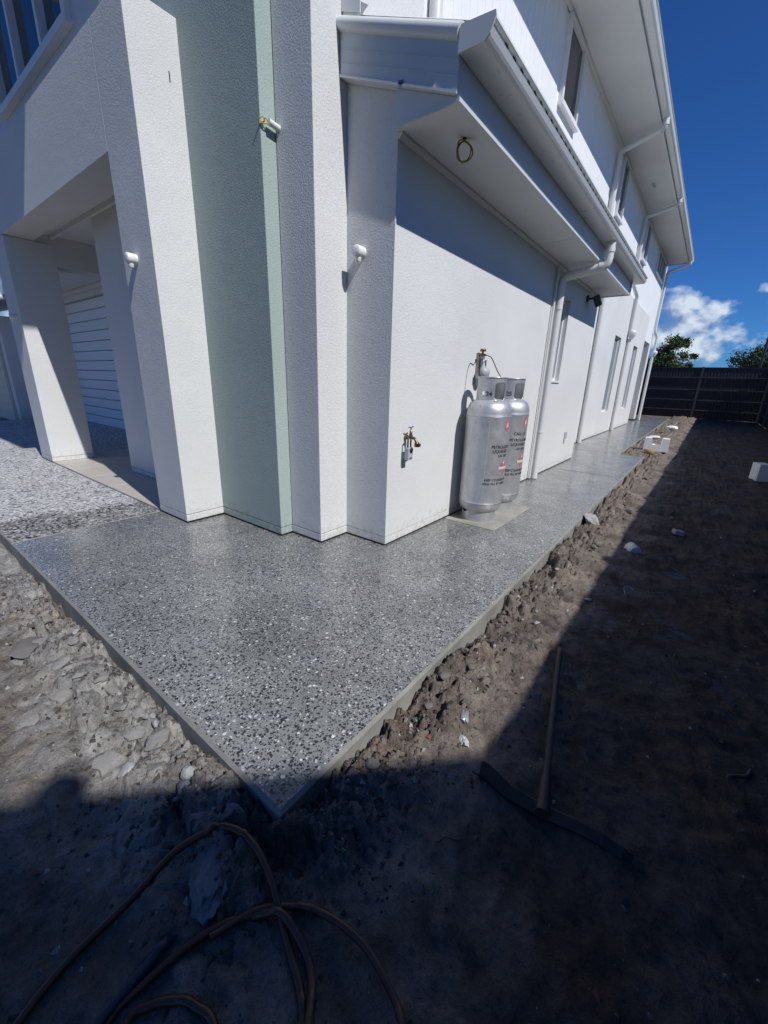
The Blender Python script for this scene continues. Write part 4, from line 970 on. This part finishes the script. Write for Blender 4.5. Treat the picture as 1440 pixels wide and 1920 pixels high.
# rake lying in the shade
tp.scale = (.85, .85, .85)
rk_ = thing('rake', 'long handled concrete rake lying in the shade beside the slab', 'rake', (1.05, .135, gz(1.05, .135)))
L0 = Vector((1.05, .135, gz(1.05, .135)))
hz = lambda x, y: gz(x, y) + .03
ha = Vector((1.055, .145, hz(1.055, .145) + .01)) - L0; hb = Vector((1.93, .335, hz(1.93, .335))) - L0
b = MB(); b.tube([ha, ha.lerp(hb, .5) + Vector((0, 0, .003)), hb], .0125, 12); b.build('handle', WOOD, rk_)
b = MB(); d_ = (hb - ha).normalized(); b.tube([ha - d_ * .03, ha + d_ * .10], [.022, .017], 12); b.build('ferrule', RUST, rk_)
b = MB(); vs = []
NB = 18
for k in range(NB + 1):
    t_ = k / NB; y_ = .35 + (-.13 - .35) * t_; x_ = 1.04 - .012 * math.sin(PI * t_) + .045 * t_ ; zt = .072 - .055 * t_; zb = gz(x_, y_) - .02 - L0.z
    zt = zb + .02 + zt
    for (dx, z_) in ((0, zb), (-.012, (zb + zt) / 2), (.004, zt), (.008, zt), (-.007, (zb + zt) / 2), (.006, zb)): vs.append((x_ + dx - L0.x, y_ - L0.y, z_))
fs = []
for k in range(NB):
    for j in range(6): fs.append((k * 6 + j, k * 6 + (j + 1) % 6, (k + 1) * 6 + (j + 1) % 6, (k + 1) * 6 + j))
fs += [tuple(range(6)), tuple(range(NB * 6, NB * 6 + 6))[::-1]]
b.add(vs, fs); b.build('blade', RUST, rk_)
# hose loops in the foreground
def onground(P2, lift=.011): return [Vector((x, y, gz(x, y) + lift)) for x, y in P2]
def smoothz(p, k=9):
    """a stiff hose bridges hollows: local maximum, then a wide average"""
    z = [q.z for q in p]; n = len(z)
    mx = [max(z[max(0, i - k):i + k + 1]) for i in range(n)]
    for _ in range(3): mx = [sum(mx[max(0, i - k):i + k + 1]) / len(mx[max(0, i - k):i + k + 1]) for i in range(n)]
    for i in range(n): p[i].z = max(mx[i] - .008, z[i] - .004)
    return p
P1 = [(-.16, .80), (-.075, .848), (.024, .878), (.159, .882), (.267, .882), (.352, .84), (.391, .796), (.407, .719), (.393, .63), (.371, .569), (.343, .495), (.321, .439), (.289, .392), (.22, .33), (.12, .31)]
P2 = [(.12, .31), (.02, .33), (-.07, .42), (-.1, .55), (-.05, .66), (.042, .713), (.113, .711), (.2, .694), (.276, .662), (.332, .613), (.368, .556), (.368, .478), (.344, .424), (.297, .381), (.2, .30), (.1, .26)]
P3 = [(.1, .26), (-.02, .26), (-.12, .4), (-.08, .58), (.059, .68), (.106, .668), (.144, .631), (.167, .586), (.174, .535), (.13, .42), (.05, .36)]
P4 = [(.24, .66), (.337, .62), (.392, .565), (.441, .482), (.461, .377), (.444, .285), (.418, .23), (.33, .13), (.2, .08)]
flat = spline([(x, y, 0) for x, y in (P1 + P2[1:] + P3[1:])], 10)
hp_ = smoothz(onground([(p.x, p.y) for p in flat]))
lift = [0.0] * len(hp_)
for i, p in enumerate(hp_):                                  # lift where the line crosses itself
    for j in range(0, i - 25):
        dd = (p.xy - hp_[j].xy).length
        if dd < .03: lift[i] = max(lift[i], (hp_[j].z + .020 - p.z) * min(1, 1.6 * (1 - dd / .03)))
for _ in range(2): lift = [max(lift[i], sum(lift[max(0, i - 5):i + 6]) / 11) for i in range(len(lift))]
for i, p in enumerate(hp_): p.z += lift[i]
b = MB(); b.tube(hp_, .0095, 10); hs = thing('hose', 'long brown rubber hose coiled in loops over the shaded foreground', 'hose', hp_[0]); o = b.build('coil', HOSE, hs); o.location = -hp_[0]
b = MB(); e0 = hp_[-1]; b.lathe([(.011, -.02), (.013, 0), (.011, .02)], e0 - hp_[0], 10, dirv=(hp_[-1] - hp_[-2])); b.build('end_fitting', BRASS, hs)
p4 = smoothz(onground([(p.x, p.y) for p in spline([(x, y, 0) for x, y in P4], 10)], .016)); b = MB(); b.tube(p4, .0085, 10); o = b.build('hose', HOSE); tag(o, 'single arc of thin brown hose at the bottom right of the coil', 'hose')
p5 = smoothz(onground([(p.x, p.y) for p in spline([(-.03, .70, 0), (.045, .725, 0), (.135, .735, 0), (.186, .742, 0)], 8)], .014)); b = MB(); b.tube(p5, .0125, 12); o = b.build('pipe_length', DPIPE); tag(o, 'short dark plastic pipe with cut end lying inside the hose loops', 'pipe')
b = MB(); b.add([(-.018, -.01, 0), (.004, -.02, .002), (.02, -.004, .004), (.008, .014, .002), (-.012, .012, 0)], [(0, 1, 2, 3, 4)]); o = b.build('leaf', painted('dry_leaf', (.24, .18, .10), .8, .2)); rest(o, .425, .80, .012); tag(o, 'pale dry leaf in the shade just below the slab corner', 'leaf'); o.modifiers.new('t', 'SOLIDIFY').thickness = .001

scene.render.engine = 'CYCLES'
scene.cycles.max_bounces = 6
